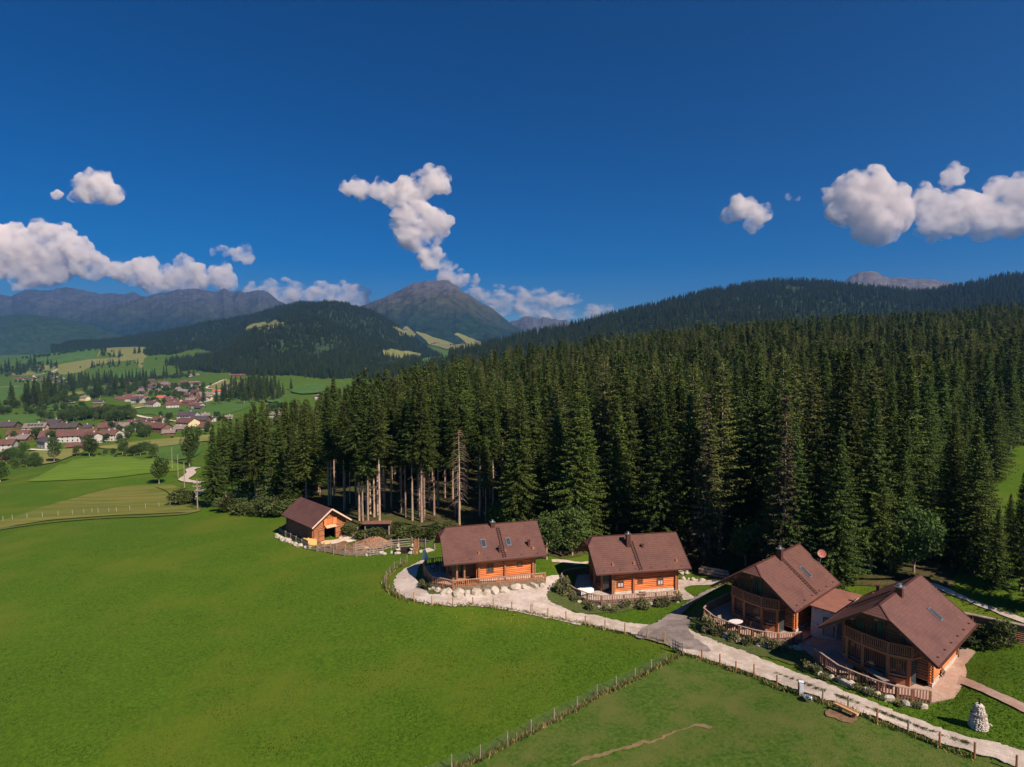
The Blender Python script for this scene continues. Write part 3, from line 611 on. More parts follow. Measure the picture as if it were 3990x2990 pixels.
def slope(mb, L, side, hip=True, rows=19, he=3.1, W_=WH, H_=RH, x0=0, th=.042):
    "one roof slope laid in overlapping tile courses; side -1 right, +1 left"
    def xs(q):   # q 0 eave .. 1 ridge
        z = q*H_
        if hip and z > HH: return x0+SB*(z-HH)/(H_-HH)
        return x0
    br = [HH/H_] if hip else []
    qs = sorted(set([i/rows for i in range(rows+1)]))
    for i in range(rows):
        q0, q1 = qs[i], qs[i+1]
        for (a, b) in ([(q0, br[0]), (br[0], q1)] if br and q0 < br[0] < q1 else [(q0, q1)]):
            up = lambda q: th*(1-(q-q0)/(q1-q0))+.004
            P = lambda x, q: (x, side*W_*(1-q), he+q*H_+up(q))
            mb.add([P(xs(a), a), P(L, a), P(L, b), P(xs(b), b)], [(0,1,2,3)])
            if a == q0: mb.add([(xs(a), side*W_*(1-a), he+a*H_-.01), (L, side*W_*(1-a), he+a*H_-.01), P(L, a), P(xs(a), a)], [(0,1,2,3)])
def window(root, o, u, n, w, h, curtain=False, bars=True, shutters=False, name='window'):
    "o: lower-left corner, u: along, n: outward"
    o = Vector(o); u = Vector(u).normalized(); n = Vector(n).normalized(); z = Vector((0,0,1))
    f = MB(); t = .09
    for a, b in (((0,0),(w,0)), ((0,h),(w,h))): f.prism([o+u*(a[0]-t)+z*(a[1]-t), o+u*(b[0]+t)+z*(a[1]-t), o+u*(b[0]+t)+z*(a[1]+t*.2), o+u*(a[0]-t)+z*(a[1]+t*.2)], n*.07)
    for x in (0, w): f.prism([o+u*(x-t)+z*(t*.2+.003), o+u*(x+.02)+z*(t*.2+.003), o+u*(x+.02)+z*(h-t-.003), o+u*(x-t)+z*(h-t-.003)], n*.066)
    if bars: f.prism([o+u*(w/2-.03), o+u*(w/2+.03), o+u*(w/2+.03)+z*(h-t), o+u*(w/2-.03)+z*(h-t)], n*.05)
    fr = f.build(name, m_frame, root)
    g = MB().prism([o+u*.02, o+u*(w-.03), o+u*(w-.03)+z*(h-.08), o+u*.02+z*(h-.08)], n*.03); g.build('pane', m_glass, fr)
    if curtain:
        c = MB()
        for x0, x1 in ((.06, w*.44), (w*.56, w-.07)): c.prism([o+u*x0+n*.031, o+u*x1+n*.031, o+u*x1+z*h*.55+n*.031, o+u*x0+z*h*.55+n*.031], n*.008)
        c.build('curtain', m_curt, fr)
    if shutters:
        s_ = MB()
        for k in range(4): x = w*(k+.5)/4; s_.prism([o+u*(x-.055)+n*.05, o+u*(x+.055)+n*.05, o+u*(x+.055)+z*(h-.1)+n*.05, o+u*(x-.055)+z*(h-.1)+n*.05], n*.02)
        s_.build('shutter_slats', m_shut, fr)
    return fr
def railing_parts(root, pts, z, hgt=.95, pick=.16, pw=.085, mt=m_rail, mtop=m_railg, post=1.7, closed_posts=True, names=('post','top_rail','bottom_rail','pickets')):
    P = [Vector((p[0], p[1], p[2] if len(p) > 2 else z)) for p in pts]
    top = MB(); bot = MB(); pk = MB(); up = Vector((0,0,1))
    for a, b in zip(P[:-1], P[1:]):
        d = (b-a); L = d.length; u = d/L; nn = u.cross(up)
        top.beam(a+up*hgt, b+up*hgt, .16, .06); bot.beam(a+up*.14, b+up*.14, .06, .08)
        n = max(2, int(L/pick))
        for i in range(n):
            c = a+d*((i+.5)/n); pk.beam(c+up*.05+nn*.05, c+up*(hgt-.035)+nn*.05, pw, .025, up=nn)
        m = max(1, round(L/post))
        for i in range(m):
            c = a+d*(i/m); MB().box(c.x-.06, c.x+.06, c.y-.06, c.y+.06, c.z-.25, c.z+hgt-.032).build(names[0], mt, root)
    c = P[-1]; MB().box(c.x-.06, c.x+.06, c.y-.06, c.y+.06, c.z-.25, c.z+hgt-.032).build(names[0], mt, root)
    top.build(names[1], mtop, root); bot.build(names[2], mt, root); pk.build(names[3], mt, root)
BAY = [(1.60,2.75),(1.10,1.25),(.95,-.75),(1.50,-2.15)]
def chalet(name, h, L, he, label, skylights=(), chim=None, ladder=None, ladside=-1, vents=(), wins=(), timbers=(), dish=False, wall_x0=2.7, light=m_logL, hooks=True, door=True):
    x, y, t, _, _ = h; e = empty(name, (x, y, CAMZ-h[3]), t, label, 'chalet')
    yb = 3.35; xb = L-1.45; zt = he+RH*(1-yb/WH)-.08
    roofz = lambda yy: he+RH*(1-abs(yy)/WH)
    # walls of round logs
    w = MB(); logs(w, (wall_x0, -yb), (xb, -yb), .32, zt); w.build('side_wall', light, e)
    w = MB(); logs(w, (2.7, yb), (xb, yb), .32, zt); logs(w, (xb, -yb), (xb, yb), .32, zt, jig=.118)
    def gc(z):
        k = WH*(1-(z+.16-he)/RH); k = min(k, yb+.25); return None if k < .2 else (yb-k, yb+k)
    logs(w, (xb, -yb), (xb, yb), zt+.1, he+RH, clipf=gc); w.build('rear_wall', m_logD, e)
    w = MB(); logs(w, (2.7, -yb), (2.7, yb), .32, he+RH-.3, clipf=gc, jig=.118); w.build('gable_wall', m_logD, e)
    if wall_x0 > 3: w = MB(); logs(w, (2.7, -2.1), (wall_x0, -2.1), .32, zt, ov=.02); logs(w, (wall_x0, -yb), (wall_x0, -2.1), .32, zt, jig=.118); w.build('porch_wall', m_logD, e)
    s_ = MB(); s_.box(wall_x0+.02, xb+.12, -yb-.16, -yb+.1, -.3, .34); s_.box(2.6, xb+.12, yb-.1, yb+.16, -.3, .34); s_.box(xb-.1, xb+.16, -yb+.1, yb-.1, -.3, .34); s_.build('stone_plinth', m_stone, e)
    fl = MB().box(2.8, xb-.15, -yb+.2, yb-.2, -.2, .05); fl.build('floor', m_dark, e)
    # bay with glazed facets and posts
    pts = [Vector((a, b, 0)) for a, b in BAY] + [Vector((2.62, -2.35, 0))]; first = Vector((2.62, 3.1, 0)); seq = [first]+pts
    for i, p in enumerate(pts[:-1]):
        MB().box(p.x-.12, p.x+.12, p.y-.12, p.y+.12, 0, 2.5).build('bay_post', m_beam, e)
    bp = MB(); rl = MB(); gl = MB()
    for i, (a, b) in enumerate(zip(seq[:-1], seq[1:])):
        d = (b-a); u = d.normalized(); n = Vector((-u.y, u.x, 0)); n = n if n.x < .3 else -n
        if n.x > 0 and i < 4: n = -n
        a2 = a+u*.12; b2 = b-u*.12; off = -n*.08
        gl.prism([a2+off, b2+off, b2+off+Vector((0,0,2.4)), a2+off+Vector((0,0,2.4))], -n*.03)
        if i == 4:
            dr = MB().prism([a2+u*.1+n*.0, b2-u*.05, b2-u*.05+Vector((0,0,2.05)), a2+u*.1+Vector((0,0,2.05))], n*.04).build('door', m_frame, e)
            MB().prism([a2+u*.25+n*.042+Vector((0,0,.95)), b2-u*.22+n*.042+Vector((0,0,.95)), b2-u*.22+n*.042+Vector((0,0,1.9)), a2+u*.25+n*.042+Vector((0,0,1.9))], n*.01).build('door_glass', m_glass, dr)
            MB().prism([b2-u*.16+n*.042+Vector((0,0,.95)), b2-u*.10+n*.042+Vector((0,0,.95)), b2-u*.10+n*.042+Vector((0,0,1.15)), b2-u*.16+n*.042+Vector((0,0,1.15))], n*.04).build('handle', m_steel, dr)
            continue
        # parapet boards and the hanging balusters seen in the glass
        MB().prism([a2, b2, b2+Vector((0,0,.55)), a2+Vector((0,0,.55))], n*.05).build('bay_parapet', m_beam, e); MB().beam(a2+n*.03+Vector((0,0,.80)), b2+n*.03+Vector((0,0,.80)), .07, .07).build('bay_sill', m_beam, e)
        MB().beam(a2, b2, .14, .22).build('bay_lintel', m_beam, e, loc=(0,0,2.36))
        m = int((b2-a2).length/.17)
        for k in range(m): c = a2+(b2-a2)*((k+.5)/m)+n*.02; rl.beam(c+Vector((0,0,1.15)), c+Vector((0,0,2.2)), .07, .03, up=n)
    gl.build('bay_glazing', m_glass, e); rl.build('bay_bars', m_frame, e)
    # balcony
    bal = empty_child = MB().prism([(2.6,3.2,2.46),(1.35,3.0,2.46),(.80,1.35,2.46),(.62,-.85,2.46),(1.25,-2.5,2.46),(2.6,-2.9,2.46)], (0,0,.14)).build('balcony', m_beam, e)
    railing_parts(bal, [(2.5,3.1,2.6),(1.35,2.85,2.6),(.86,1.3,2.6),(.70,-.8,2.6),(1.30,-2.4,2.6),(2.5,-2.8,2.6)], 2.6, names=('balcony_post','balcony_top_rail','balcony_bottom_rail','balcony_pickets'), mtop=m_beam, pick=.15)
    br = MB()
    for b in ((1.10,1.25),(.95,-.75)): br.beam((b[0], b[1], 2.5), (2.6, b[1], 2.44), .12, .12)
    br.build('balcony_joists', m_beam, e)
    # upper gable openings behind the balcony
    window(e, (2.56, 1.0, 2.75), (0,-1,0), (-1,0,0), .95, 1.95, shutters=True, name='balcony_door')
    window(e, (2.56, 2.5, 3.0), (0,-1,0), (-1,0,0), .8, 1.0, shutters=True)
    window(e, (2.56, -1.3, 3.0), (0,-1,0), (-1,0,0), .8, 1.0, shutters=True)
    # side windows
    for (x0, x1, z0, z1, cur) in wins: window(e, (x0, -yb-.12, z0), (1,0,0), (0,-1,0), x1-x0, z1-z0, curtain=cur)
    for xx in timbers: MB().box(xx-.11, xx+.11, -yb-.34, -yb-.135, -.02, zt+.18).build('upright_timber', m_beam, e)
    # roof
    rf = MB(); slope(rf, L, -1, he=he); slope(rf, L, 1, he=he)
    r0 = rf.build('roof', m_roof, e)
    hp = MB(); zc = he+HH
    for i in range(5):
        q0, q1 = i/5, (i+1)/5; P = lambda s, q, up=0: (SB*q, s*YH*(1-q), zc+(RH-HH)*q+up)
        hp.add([P(1, q0, .03), P(-1, q0, .03), P(-1, q1, .004), P(1, q1, .004)], [(0,1,2,3)]); hp.add([P(1, q0, -.01), P(-1, q0, -.01), P(-1, q0, .03), P(1, q0, .03)], [(0,1,2,3)])
    hp.build('hip', m_roof, r0)
    tr = MB(); so = MB()
    for s in (-1, 1):
        a = (.0, s*(WH+.02), he-.07); b = (0, s*YH, he+HH-.07); tr.beam((-.03, a[1], a[2]), (-.03, b[1], b[2]), .05, .24); tr.beam((L+.03, a[1], a[2]), (L+.03, 0, he+RH-.07), .05, .22)
        tr.beam((-.02, s*(WH+.06), he-.04), (L+.02, s*(WH+.06), he-.04), .13, .12)
        so.prism([(.0, s*WH, he-.03), (L, s*WH, he-.03), (L, 0, he+RH-.03), (SB, 0, he+RH-.03), (0, s*YH, he+HH-.03)], (0, 0, -.09))
        # purlins carrying the overhang
        for yy in (yb, 1.9): MB().box(.12, 2.75, s*yy-.11, s*yy+.11, roofz(yy)-.36, roofz(yy)-.13).build('purlin', m_beam, e)
    tr.beam((-.03, YH, he+HH-.05), (-.03, -YH, he+HH-.05), .05, .16)
    tr.beam((SB, 0, he+RH+.03), (L, 0, he+RH+.03), .20, .07)
    for s in (-1, 1): tr.beam((0, s*YH, he+HH+.02), (SB, 0, he+RH+.03), .12, .05)
    tr.build('fascia', m_roofdark, r0); so.build('soffit', m_logD, r0)
    MB().box(.12, 2.75, -.12, .12, he+HH-.42, he+HH-.14).build('ridge_beam', m_beam, e)
    sl_ = RH/WH; ang = math.atan(sl_)
    def on(xx, yy, up=0): return Vector((xx, yy, roofz(yy))) + Vector((0, (1 if yy > 0 else -1)*math.sin(ang), math.cos(ang)))*up
    def patch(mb, x0, x1, y0, y1, t0, t1):
        s = 1 if y0 > 0 else -1; n = Vector((0, s*math.sin(ang), math.cos(ang))); c = [on(x0, y0), on(x1, y0), on(x1, y1), on(x0, y1)]
        return mb.prism([p+n*t0 for p in c], n*(t1-t0))
    for (x0, x1, y0, y1) in skylights:
        f = MB(); w_ = .07
        patch(f, x0-w_, x1+w_, y0+w_, y0-.02, .0, .13); patch(f, x0-w_, x1+w_, y1+.02, y1-w_, .0, .13); patch(f, x0-w_, x0, y0-.021, y1+.021, .0, .128); patch(f, x1, x1+w_, y0-.021, y1+.021, .0, .128)
        sk = f.build('skylight', m_steel, r0)
        patch(MB(), x0+.002, x1-.002, y0-.022, y1+.022, .02, .09).build('pane', m_glass, sk)
    if ladder:
        xx, ya, yb_ = ladder; ld = MB()
        for o in (-.19, .19): ld.beam(on(xx+o, ya, .11), on(xx+o, yb_, .11), .05, .05)
        n = int(abs(ya-yb_)/.24)
        for i in range(n): yy = ya+(yb_-ya)*(i+.5)/n; ld.beam(on(xx-.19, yy, .11), on(xx+.19, yy, .11), .05, .04)
        for k in (.15, .85): yy = ya+(yb_-ya)*k; ld.tube(on(xx, yy, 0), on(xx, yy, .1), .02)
        ld.build('roof_ladder', m_ladder, r0)
    if chim:
        cx, cy, hgt = chim; zz = roofz(cy); c = MB().box(cx-.26, cx+.26, cy-.26, cy+.26, zz-.4, zz+hgt).build('chimney', m_roofdark, r0)
        cc = MB().box(cx-.34, cx+.34, cy-.34, cy+.34, zz+hgt, zz+hgt+.09); cc.tube((cx, cy, zz+hgt+.09), (cx, cy, zz+hgt+.28), .12, .12, 10); cc.tube((cx, cy, zz+hgt+.30), (cx, cy, zz+hgt+.36), .20, .03, 10)
        cc.build('chimney_cap', m_steel, c)
    for (vx, vy, hh_, kind) in vents:
        v = MB(); zz = roofz(vy); v.box(vx-.14, vx+.14, vy-.14, vy+.14, zz-.15, zz+hh_); v.box(vx-.19, vx+.19, vy-.19, vy+.19, zz+hh_, zz+hh_+.07); v.build('roof_vent', m_roofdark, r0)
    if hooks:
        n = 6
        for i in range(n):
            xx = 1.15+(L-2.3)*i/(n-1); hk = MB(); p = on(xx, -4.16, .0); hk.tube(on(xx-.09, -4.10, .0), on(xx-.07, -4.22, .13), .022, n=5); hk.tube(on(xx-.07, -4.22, .13), on(xx+.07, -4.22, .13), .022, n=5); hk.tube(on(xx+.07, -4.22, .13), on(xx+.09, -4.10, .0), .022, n=5)
            hk.build('snow_hook', m_ladder, r0)
    # downpipe
    dp = MB(); dp.tube((L-.25, -WH-.02, he-.1), (xb+.1, -yb-.24, he-.75), .045, n=7); dp.tube((xb+.1, -yb-.24, he-.75), (xb+.1, -yb-.24, .1), .045, n=7); dp.build('downpipe', m_roofdark, e)
    if dish:
        d = MB(); c = on(L-.4, -2.4, 0); d.tube(c, c+Vector((.5, -.1, 1.1)), .03, n=6); ds = d.build('satellite_dish', m_steel, e)
        b = MB(); cc = c+Vector((.5, -.1, 1.25)); nn = Vector((-.75, -.45, .35)).normalized(); u = nn.orthogonal().normalized(); w2 = nn.cross(u); V = [cc-nn*.05]; F_ = []
        for rI, (rr, dpp) in enumerate(((.2, -.04), (.38, 0), (.46, .04))): V += [cc+(u*math.cos(k*.3927)+w2*math.sin(k*.3927))*rr+nn*dpp for k in range(16)]
        F_ += [(0, 1+k, 1+(k+1) % 16) for k in range(16)]; F_ += [(1+r_*16+k, 1+r_*16+16+k, 1+r_*16+16+(k+1) % 16, 1+r_*16+(k+1) % 16) for r_ in (0, 1) for k in range(16)]
        b.add(V, F_); b.tube(cc, cc+nn*.45, .02, n=5); b.build('dish', mat('dish_red', (.42,.16,.12), None, 3, .5), ds)
    return e
CH = {'D': (30.954,49.349,.699,28.15), 'C': (25.065,60.918,.717,29.1), 'B': (9.706,76.726,.175,30.7), 'A': (-9.55,76.444,.265,29.4)}
def HT(k): return CH[k][:3]+(CH[k][3], 0)
chalet('log_chalet', HT('D'), 11.61, 3.15, 'nearest brown-roofed log chalet, at the right, one skylight, steel-capped chimney', [(6.75,7.25,-1.98,-2.9)], (5.0,-.25,.75), (6.4,.7,4.3), vents=[(11.0,3.4,.5,0)], wins=[(5,5.9,1.0,1.9,False),(8,8.8,1.0,1.9,False)], timbers=[], light=m_logL)
chalet('log_chalet', HT('C'), 11.45, 3.34, 'log chalet third from the left, with a red satellite dish behind its roof', [(7.2,7.75,-1.85,-2.88)], (5.55,-.42,1.15), (5.78,-.5,-4.3), vents=[], wins=[(6,6.9,1.0,1.9,False)], light=m_logL, dish=True)
chalet('log_chalet', HT('B'), 12.60, 3.13, 'second chalet from the left with a tall chimney and orange side wall', [], (5.3,-1.35,1.55), (5.9,-.85,-4.35), vents=[(7.15,-1.65,.35,0)], wins=[(3.15,3.95,.95,1.8,True),(5.95,6.5,1.3,1.78,False),(8.55,9.3,.9,1.8,True)], timbers=[2.45,5.25,11.0])
chalet('log_chalet', HT('A'), 13.37, 3.13, 'leftmost chalet, on white boulders beside the gravel yard, two skylights', [(5.15,5.65,-1.98,-2.85),(8.45,8.95,-2.05,-2.88)], (7.1,-.3,.55), (7.75,-.55,-4.35), vents=[(7.27,-3.6,.75,0),(11.3,-3.2,.75,0)], wins=[(5.7,6.5,1.3,2.3,False),(9.75,10.3,1.75,2.2,False)], timbers=[4.55,8.0,11.75], wall_x0=4.5)

def loc2w(k, p, z=0):
    x, y, t, d = CH[k]; c, s = math.cos(t), math.sin(t); return (x+p[0]*c-p[1]*s, y+p[0]*s+p[1]*c, CAMZ-d+z+(p[2] if len(p) > 2 else 0))
FEN = {'A': [(1.28,4.69),(-.27,4.74),(-1.19,4.61),(-1.71,3.12),(-1.49,.13),(-1.09,-1.92),(1.14,-3.95),(6.97,-4.3),(13.2,-4.5)],
 'B': [(1.4,3.85),(-.4,3.75),(-2.0,3.25),(-2.75,2.0),(-2.95,-.4),(-2.4,-2.9),(-1.22,-4.7),(.26,-5.75),(3.03,-5.95),(5.17,-5.95),(7.18,-5.95),(10.3,-5.85)],
 'C': [(5.84,5.08),(.68,5.3),(-.96,4.87),(-1.94,3.14),(-2.11,1.48),(-2.05,.19),(-1.78,-1.13),(-1.32,-2.24),(-.61,-3.21),(.63,-4.18),(1.43,-4.64)],
 'D': [(.12,4.95),(-.64,3.71),(-1.38,2.33),(-1.5,.64),(-1.51,-.85),(-1.25,-2.13),(-.62,-3.03),(.17,-4.06)]}
CLOSE = {'A': [(13.2,-3.0),(3,-3.0),(3,4.69)], 'B': [(10.3,-3.0),(3,-3.0),(3,3.85)], 'C': [(5,-4.7),(9,-4.6),(9,-3),(3,-3),(3,3.2),(6,3.3)], 'D': [(2.5,-5.2),(6,-5.0),(10.6,-4.9),(10.6,-3),(3,-3),(3,4.95)]}
NM = {'A': 'leftmost chalet', 'B': 'second chalet', 'C': 'third chalet', 'D': 'nearest chalet'}
for k in 'ABCD':
    P = [loc2w(k, p) for p in FEN[k]+CLOSE[k]]; mb = MB(); mb.prism([(p[0], p[1], p[2]-1.1) for p in P], (0, 0, 1.1))
    # push the slab out a little under the railing
    o = mb.build('terrace', m_brick if k in 'CD' else m_stonepave); o.data.materials.append(m_bank)
    for f_ in o.data.polygons: f_.material_index = 0 if f_.normal.z > .5 else 1; tag(o, f'paved terrace around the {NM[k]}', kind='structure')
    e = empty('terrace_railing', (0, 0, 0), 0, {'A': 'red-brown picket railing with a broad cap round the leftmost chalet terrace', 'B': 'curved brown picket railing round the second chalet terrace', 'C': 'bowed brown picket railing in front of the third chalet', 'D': 'bowed brown picket railing in front of the nearest chalet'}[k], 'railing')
    railing_parts(e, [loc2w(k, (p[0], p[1])) for p in FEN[k]], 0, mt=m_beam if k == 'A' else m_rail, mtop=m_railg, hgt=.98 if k != 'A' else .85, pick=.21 if k != 'A' else .26, pw=.085 if k != 'A' else .11)
    e.location = (0, 0, 0)

# annex between the two right chalets
def annex():
    zt = CAMZ-28.6+2.55
    c = at_z([(3152,2361),(3263,2394),(3357,2322),(3253,2296)], zt)
    e = empty('annex', (c[:, 0].mean(), c[:, 1].mean(), CAMZ-28.7), 0, 'low white annex with a flat red roof joining the two right chalets', 'shed')
    o = np.array([c[:, 0].mean(), c[:, 1].mean(), CAMZ-28.7]); q = [Vector(p-o) for p in c]
    MB().prism([v for v in q], (0,0,.10)).build('roof', m_flat, e)
    cen = sum(q, Vector())/4; w_ = [cen+(v-cen)*.90 for v in q]; base = [Vector((v.x, v.y, -.6)) for v in w_]
    MB().prism(base, (0,0,zt-o[2]+.6-.02)).build('wall', m_white, e)
    s_ = MB()
    a = w_[0]; b = w_[1]; u = (b-a).normalized(); n = Vector((u.y, -u.x, 0)); n.normalize()
    s_.prism([Vector((a.x, a.y, -.6)), Vector((b.x, b.y, -.6)), Vector((b.x, b.y, .75)), Vector((a.x, a.y, .95))], n*.10); s_.build('stone_base', m_stone, e)
    p = a+u*((b-a).length*.50); dr = MB().prism([Vector((p.x, p.y, 0))+n*.11, Vector((p.x, p.y, 0))+u*1.0+n*.11, Vector((p.x, p.y, 1.75))+u*1.0+n*.11, Vector((p.x, p.y, 1.75))+n*.11], n*.04).build('door', m_railg, e)
    dr2 = MB()
    for t_ in (0, 1.0): dr2.beam(Vector((p.x, p.y, 0))+u*t_+n*.13, Vector((p.x, p.y, 1.78))+u*t_+n*.13, .09, .09, up=n)
    dr2.beam(Vector((p.x, p.y, 1.8))+u*-.05+n*.13, Vector((p.x, p.y, 1.8))+u*1.05+n*.13, .09, .09); dr2.build('door_frame', m_frame, dr)
    raf = MB()
    for t_ in (.2, .5, .8): pp = a+(b-a)*t_; raf.beam(pp+Vector((0,0,-.1)), pp+n*.35+Vector((0,0,-.1)), .10, .12)
    raf.build('rafter_ends', m_beam, e)
annex()

# ------------------------------------------------------------------ barn
def barn():
    bx, by, t, L, Wb, Hb = -30.43, 99.03, 2.358, 11.7, 3.62, 2.6
    he = 3.0; e = empty('log_barn', (bx, by, CAMZ-32.0), t, 'small log barn with an open dark doorway and orange loft hatch', 'barn')
    yb = 2.85; x0 = 1.1; x1 = 10.9; zt = he+Hb*(1-yb/Wb)-.08
    def gc(z):
        k = Wb*(1-(z+.14-he)/Hb); k = min(k, yb+.25); return None if k < .2 else (yb-k, yb+k)
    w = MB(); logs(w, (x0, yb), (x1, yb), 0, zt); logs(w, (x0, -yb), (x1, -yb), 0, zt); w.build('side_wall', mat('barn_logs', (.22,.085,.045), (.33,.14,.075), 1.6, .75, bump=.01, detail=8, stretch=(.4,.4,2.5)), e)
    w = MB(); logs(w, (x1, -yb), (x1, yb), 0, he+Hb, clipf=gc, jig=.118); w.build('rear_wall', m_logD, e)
    w = MB(); dw = 1.05
    logs(w, (x0, -yb), (x0, -dw), 0, 2.15, jig=.118, ov=.0); logs(w, (x0, dw), (x0, yb), 0, 2.15, jig=.118, ov=0)
    for s in (-1, 1):
        z = .118+.125
        while z < zt: w.tube((x0, s*(yb), z), (x0, s*(yb+.28), z), .125, n=8); z += .235
    logs(w, (x0, -yb), (x0, yb), 2.28, he+Hb, clipf=gc); w.build('gable_wall', m_beam, e)
    MB().box(x0+.3, x1-.2, -yb+.15, yb-.15, -.2, .02).build('floor', m_dark, e)
    for s in (-1, 1):
        d = MB(); y0 = s*dw; y1 = s*(dw+.95); d.box(x0-.25, x0-.19, min(y0, y1), max(y0, y1), .05, 2.15)
        dd = d.build('door', m_beam, e); b = MB()
        for z in (.2, 1.1, 2.0): MB().box(x0-.29, x0-.253, min(y0, y1)+.03, max(y0, y1)-.03, z-.06, z+.06).build('door_brace', m_frame, dd)
    fr = MB(); fr.box(x0-.18, x0+.15, -dw-.1, -dw, 0, 2.2); fr.box(x0-.18, x0+.15, dw, dw+.1, 0, 2.2); fr.box(x0-.18, x0+.15, -dw-.1, dw+.1, 2.203, 2.34); fr.build('door_frame', m_beam, e)
    lf = MB(); lf.box(x0-.17, x0-.13, -.55, .55, 2.75, 3.75); h_ = lf.build('loft_hatch', m_logL, e)
    for s in (-1, 1): MB().prism([(x0-.2, s*.58, 2.7), (x0-.2-.25, s*1.15, 2.7), (x0-.25-.2, s*1.15, 3.8), (x0-.2, s*.58, 3.8)], (-.04, 0, 0)).build('hatch_shutter', mat('orange_wood', (.66,.20,.05), (.78,.28,.09), 2, .6), h_)
    MB().prism([(x0-.15, -.95, 2.62), (x0-.15, .95, 2.62), (x0-1.0, .95, 2.38), (x0-1.0, -.95, 2.38)], (0, 0, .05)).build('hatch_canopy', mat('canopy_board', (.66,.36,.22), (.76,.45,.30), 2, .6), e)
    rf = MB(); slope(rf, L, -1, hip=False, rows=15, he=he, W_=Wb, H_=Hb, th=.03); slope(rf, L, 1, hip=False, rows=15, he=he, W_=Wb, H_=Hb, th=.03); r0 = rf.build('roof', m_roof, e)
    tr = MB(); so = MB()
    for s in (-1, 1):
        so.prism([(0, s*Wb, he-.03), (L, s*Wb, he-.03), (L, 0, he+Hb-.03), (0, 0, he+Hb-.03)], (0, 0, -.09)); tr.beam((0, s*(Wb+.06), he-.04), (L, s*(Wb+.06), he-.04), .12, .11)
        tr.beam((L+.03, s*Wb, he-.07), (L+.03, 0, he+Hb-.07), .05, .2)
    tr.build('fascia', m_roofdark, r0); so.build('soffit', m_logD, r0)
    vb = MB()
    for s in (-1, 1): vb.beam((-.03, s*Wb, he-.06), (-.03, 0, he+Hb-.06), .05, .24)
    vb.build('verge_board', mat('pale_board', (.62,.44,.33), (.72,.54,.42), 3, .7), r0)
    tr = MB()
    for yy in (yb, -yb): tr.box(.1, x0, yy-.11, yy+.11, he+Hb*(1-yb/Wb)-.34, he+Hb*(1-yb/Wb)-.12)
    tr.box(.1, x0, -.11, .11, he+Hb-.38, he+Hb-.14); tr.build('purlin', m_beam, e)
barn()
# ------------------------------------------------------------------ near ground: drives, paths, pasture
def cpx(o, s, pts): return [(o[0]+x/s, o[1]+y/s) for x, y in pts]
c1 = lambda p: cpx((2600,2050), 3.0143, p); c2 = lambda p: cpx((3100,2200), 2.4854, p); c3 = lambda p: cpx((2100,2000), 3.16, p); c4 = lambda p: cpx((1450,1950), 2.765, p)
c5 = lambda p: cpx((1000,1850), 2.9493, p); c6 = lambda p: cpx((1600,2350), 1.7015, p); c7 = lambda p: cpx((2700,2400), 1.7147, p); cl = lambda p: cpx((0,1250), 2.011, p)
PAST = c6([(1803,343),(1697,400),(1593,452),(1487,510),(1362,572),(1235,624),(1102,710),(950,787),(797,864),(643,947),(460,1045),(272,1112)])+[(1640,3080),(2400,3080),(3200,3080),(4100,3080),(4080,3030),(3950,2990),(3760,2935),(3600,2878),(3450,2820),(3300,2760),(3150,2712),(3000,2662),(2850,2605),(2740,2566)]
px_sheet('pasture', PAST, m_pasture, .05, lo=12, st=.6, ragged=.35, grid=2)
px_sheet('gravel_yard', c4([(560,640),(480,680),(395,720),(310,775),(255,830),(235,915),(262,985),(330,1038),(450,1088),(600,1118),(740,1132),(860,1148),(1000,1145),(1140,1148),(1300,1168),(1500,1195),(1700,1238),(1900,1282),(2100,1322),(2250,1350),(2230,1250),(2100,1180),(1990,1130),(1900,1080),(1885,1010),(1930,940),(2010,860),(2060,815),(1960,812),(1880,835),(1840,845),(1600,880),(1200,920),(900,950),(800,960),(820,1000),(640,1018),(590,985),(530,960),(480,880),(478,820),(500,730),(570,660)]), m_gravel, .10, st=.25, ragged=.45, label='pale gravel yard looping round the leftmost chalet')
TRK = c3([(-60,1250),(100,1285),(200,1300),(400,1352),(600,1383),(800,1432),(1000,1473),(1200,1512),(1400,1560)])+[(2590,2512),(2640,2538),(2730,2566),(2817,2593),(2920,2627),(3027,2665),(3110,2695),(3207,2729),(3310,2766),(3416,2803),(3540,2850),(3662,2897),(3750,2927),(3866,2964),(3990,3005),(4120,3050),(4120,2975),(3990,2934),(3866,2896),(3760,2874),(3662,2842),(3540,2798),(3416,2750),(3310,2706),(3207,2665),(3110,2627),(3027,2595),(2920,2552),(2817,2515),(2740,2485),(2690,2458),(2640,2440),(2560,2442)]+c3([(1300,1385),(1100,1362),(900,1322),(700,1272),(400,1228),(200,1172),(60,1130),(-60,1120)])
px_sheet('gravel_track', TRK, m_track, .145, st=.22, ragged=.5, label='pale gravel track running past the chalets')
px_sheet('driveway', [(2480,2490),(2540,2500),(2640,2530),(2760,2545),(2740,2510),(2700,2485),(2685,2455),(2690,2415),(2660,2392),(2740,2330),(2830,2280),(2900,2250),(2870,2262),(2800,2290),(2740,2312),(2690,2345),(2620,2390),(2560,2430),(2500,2455)], m_tar, .175, st=.3, ragged=.5, label='grey worn driveway climbing between the chalets')
_c = resample(hit([(3027,2630),(3110,2660),(3207,2697),(3310,2735),(3416,2776),(3540,2823),(3662,2869),(3760,2900)])[:, :2], .5, closed=False)
px_sheet('stone_path', [(2640,2262),(2800,2262),(2830,2275),(2760,2282),(2690,2285),(2665,2297),(2690,2318),(2706,2332),(2690,2338),(2650,2338),(2635,2300)], m_stonepave, .09, st=.3, ragged=.12)
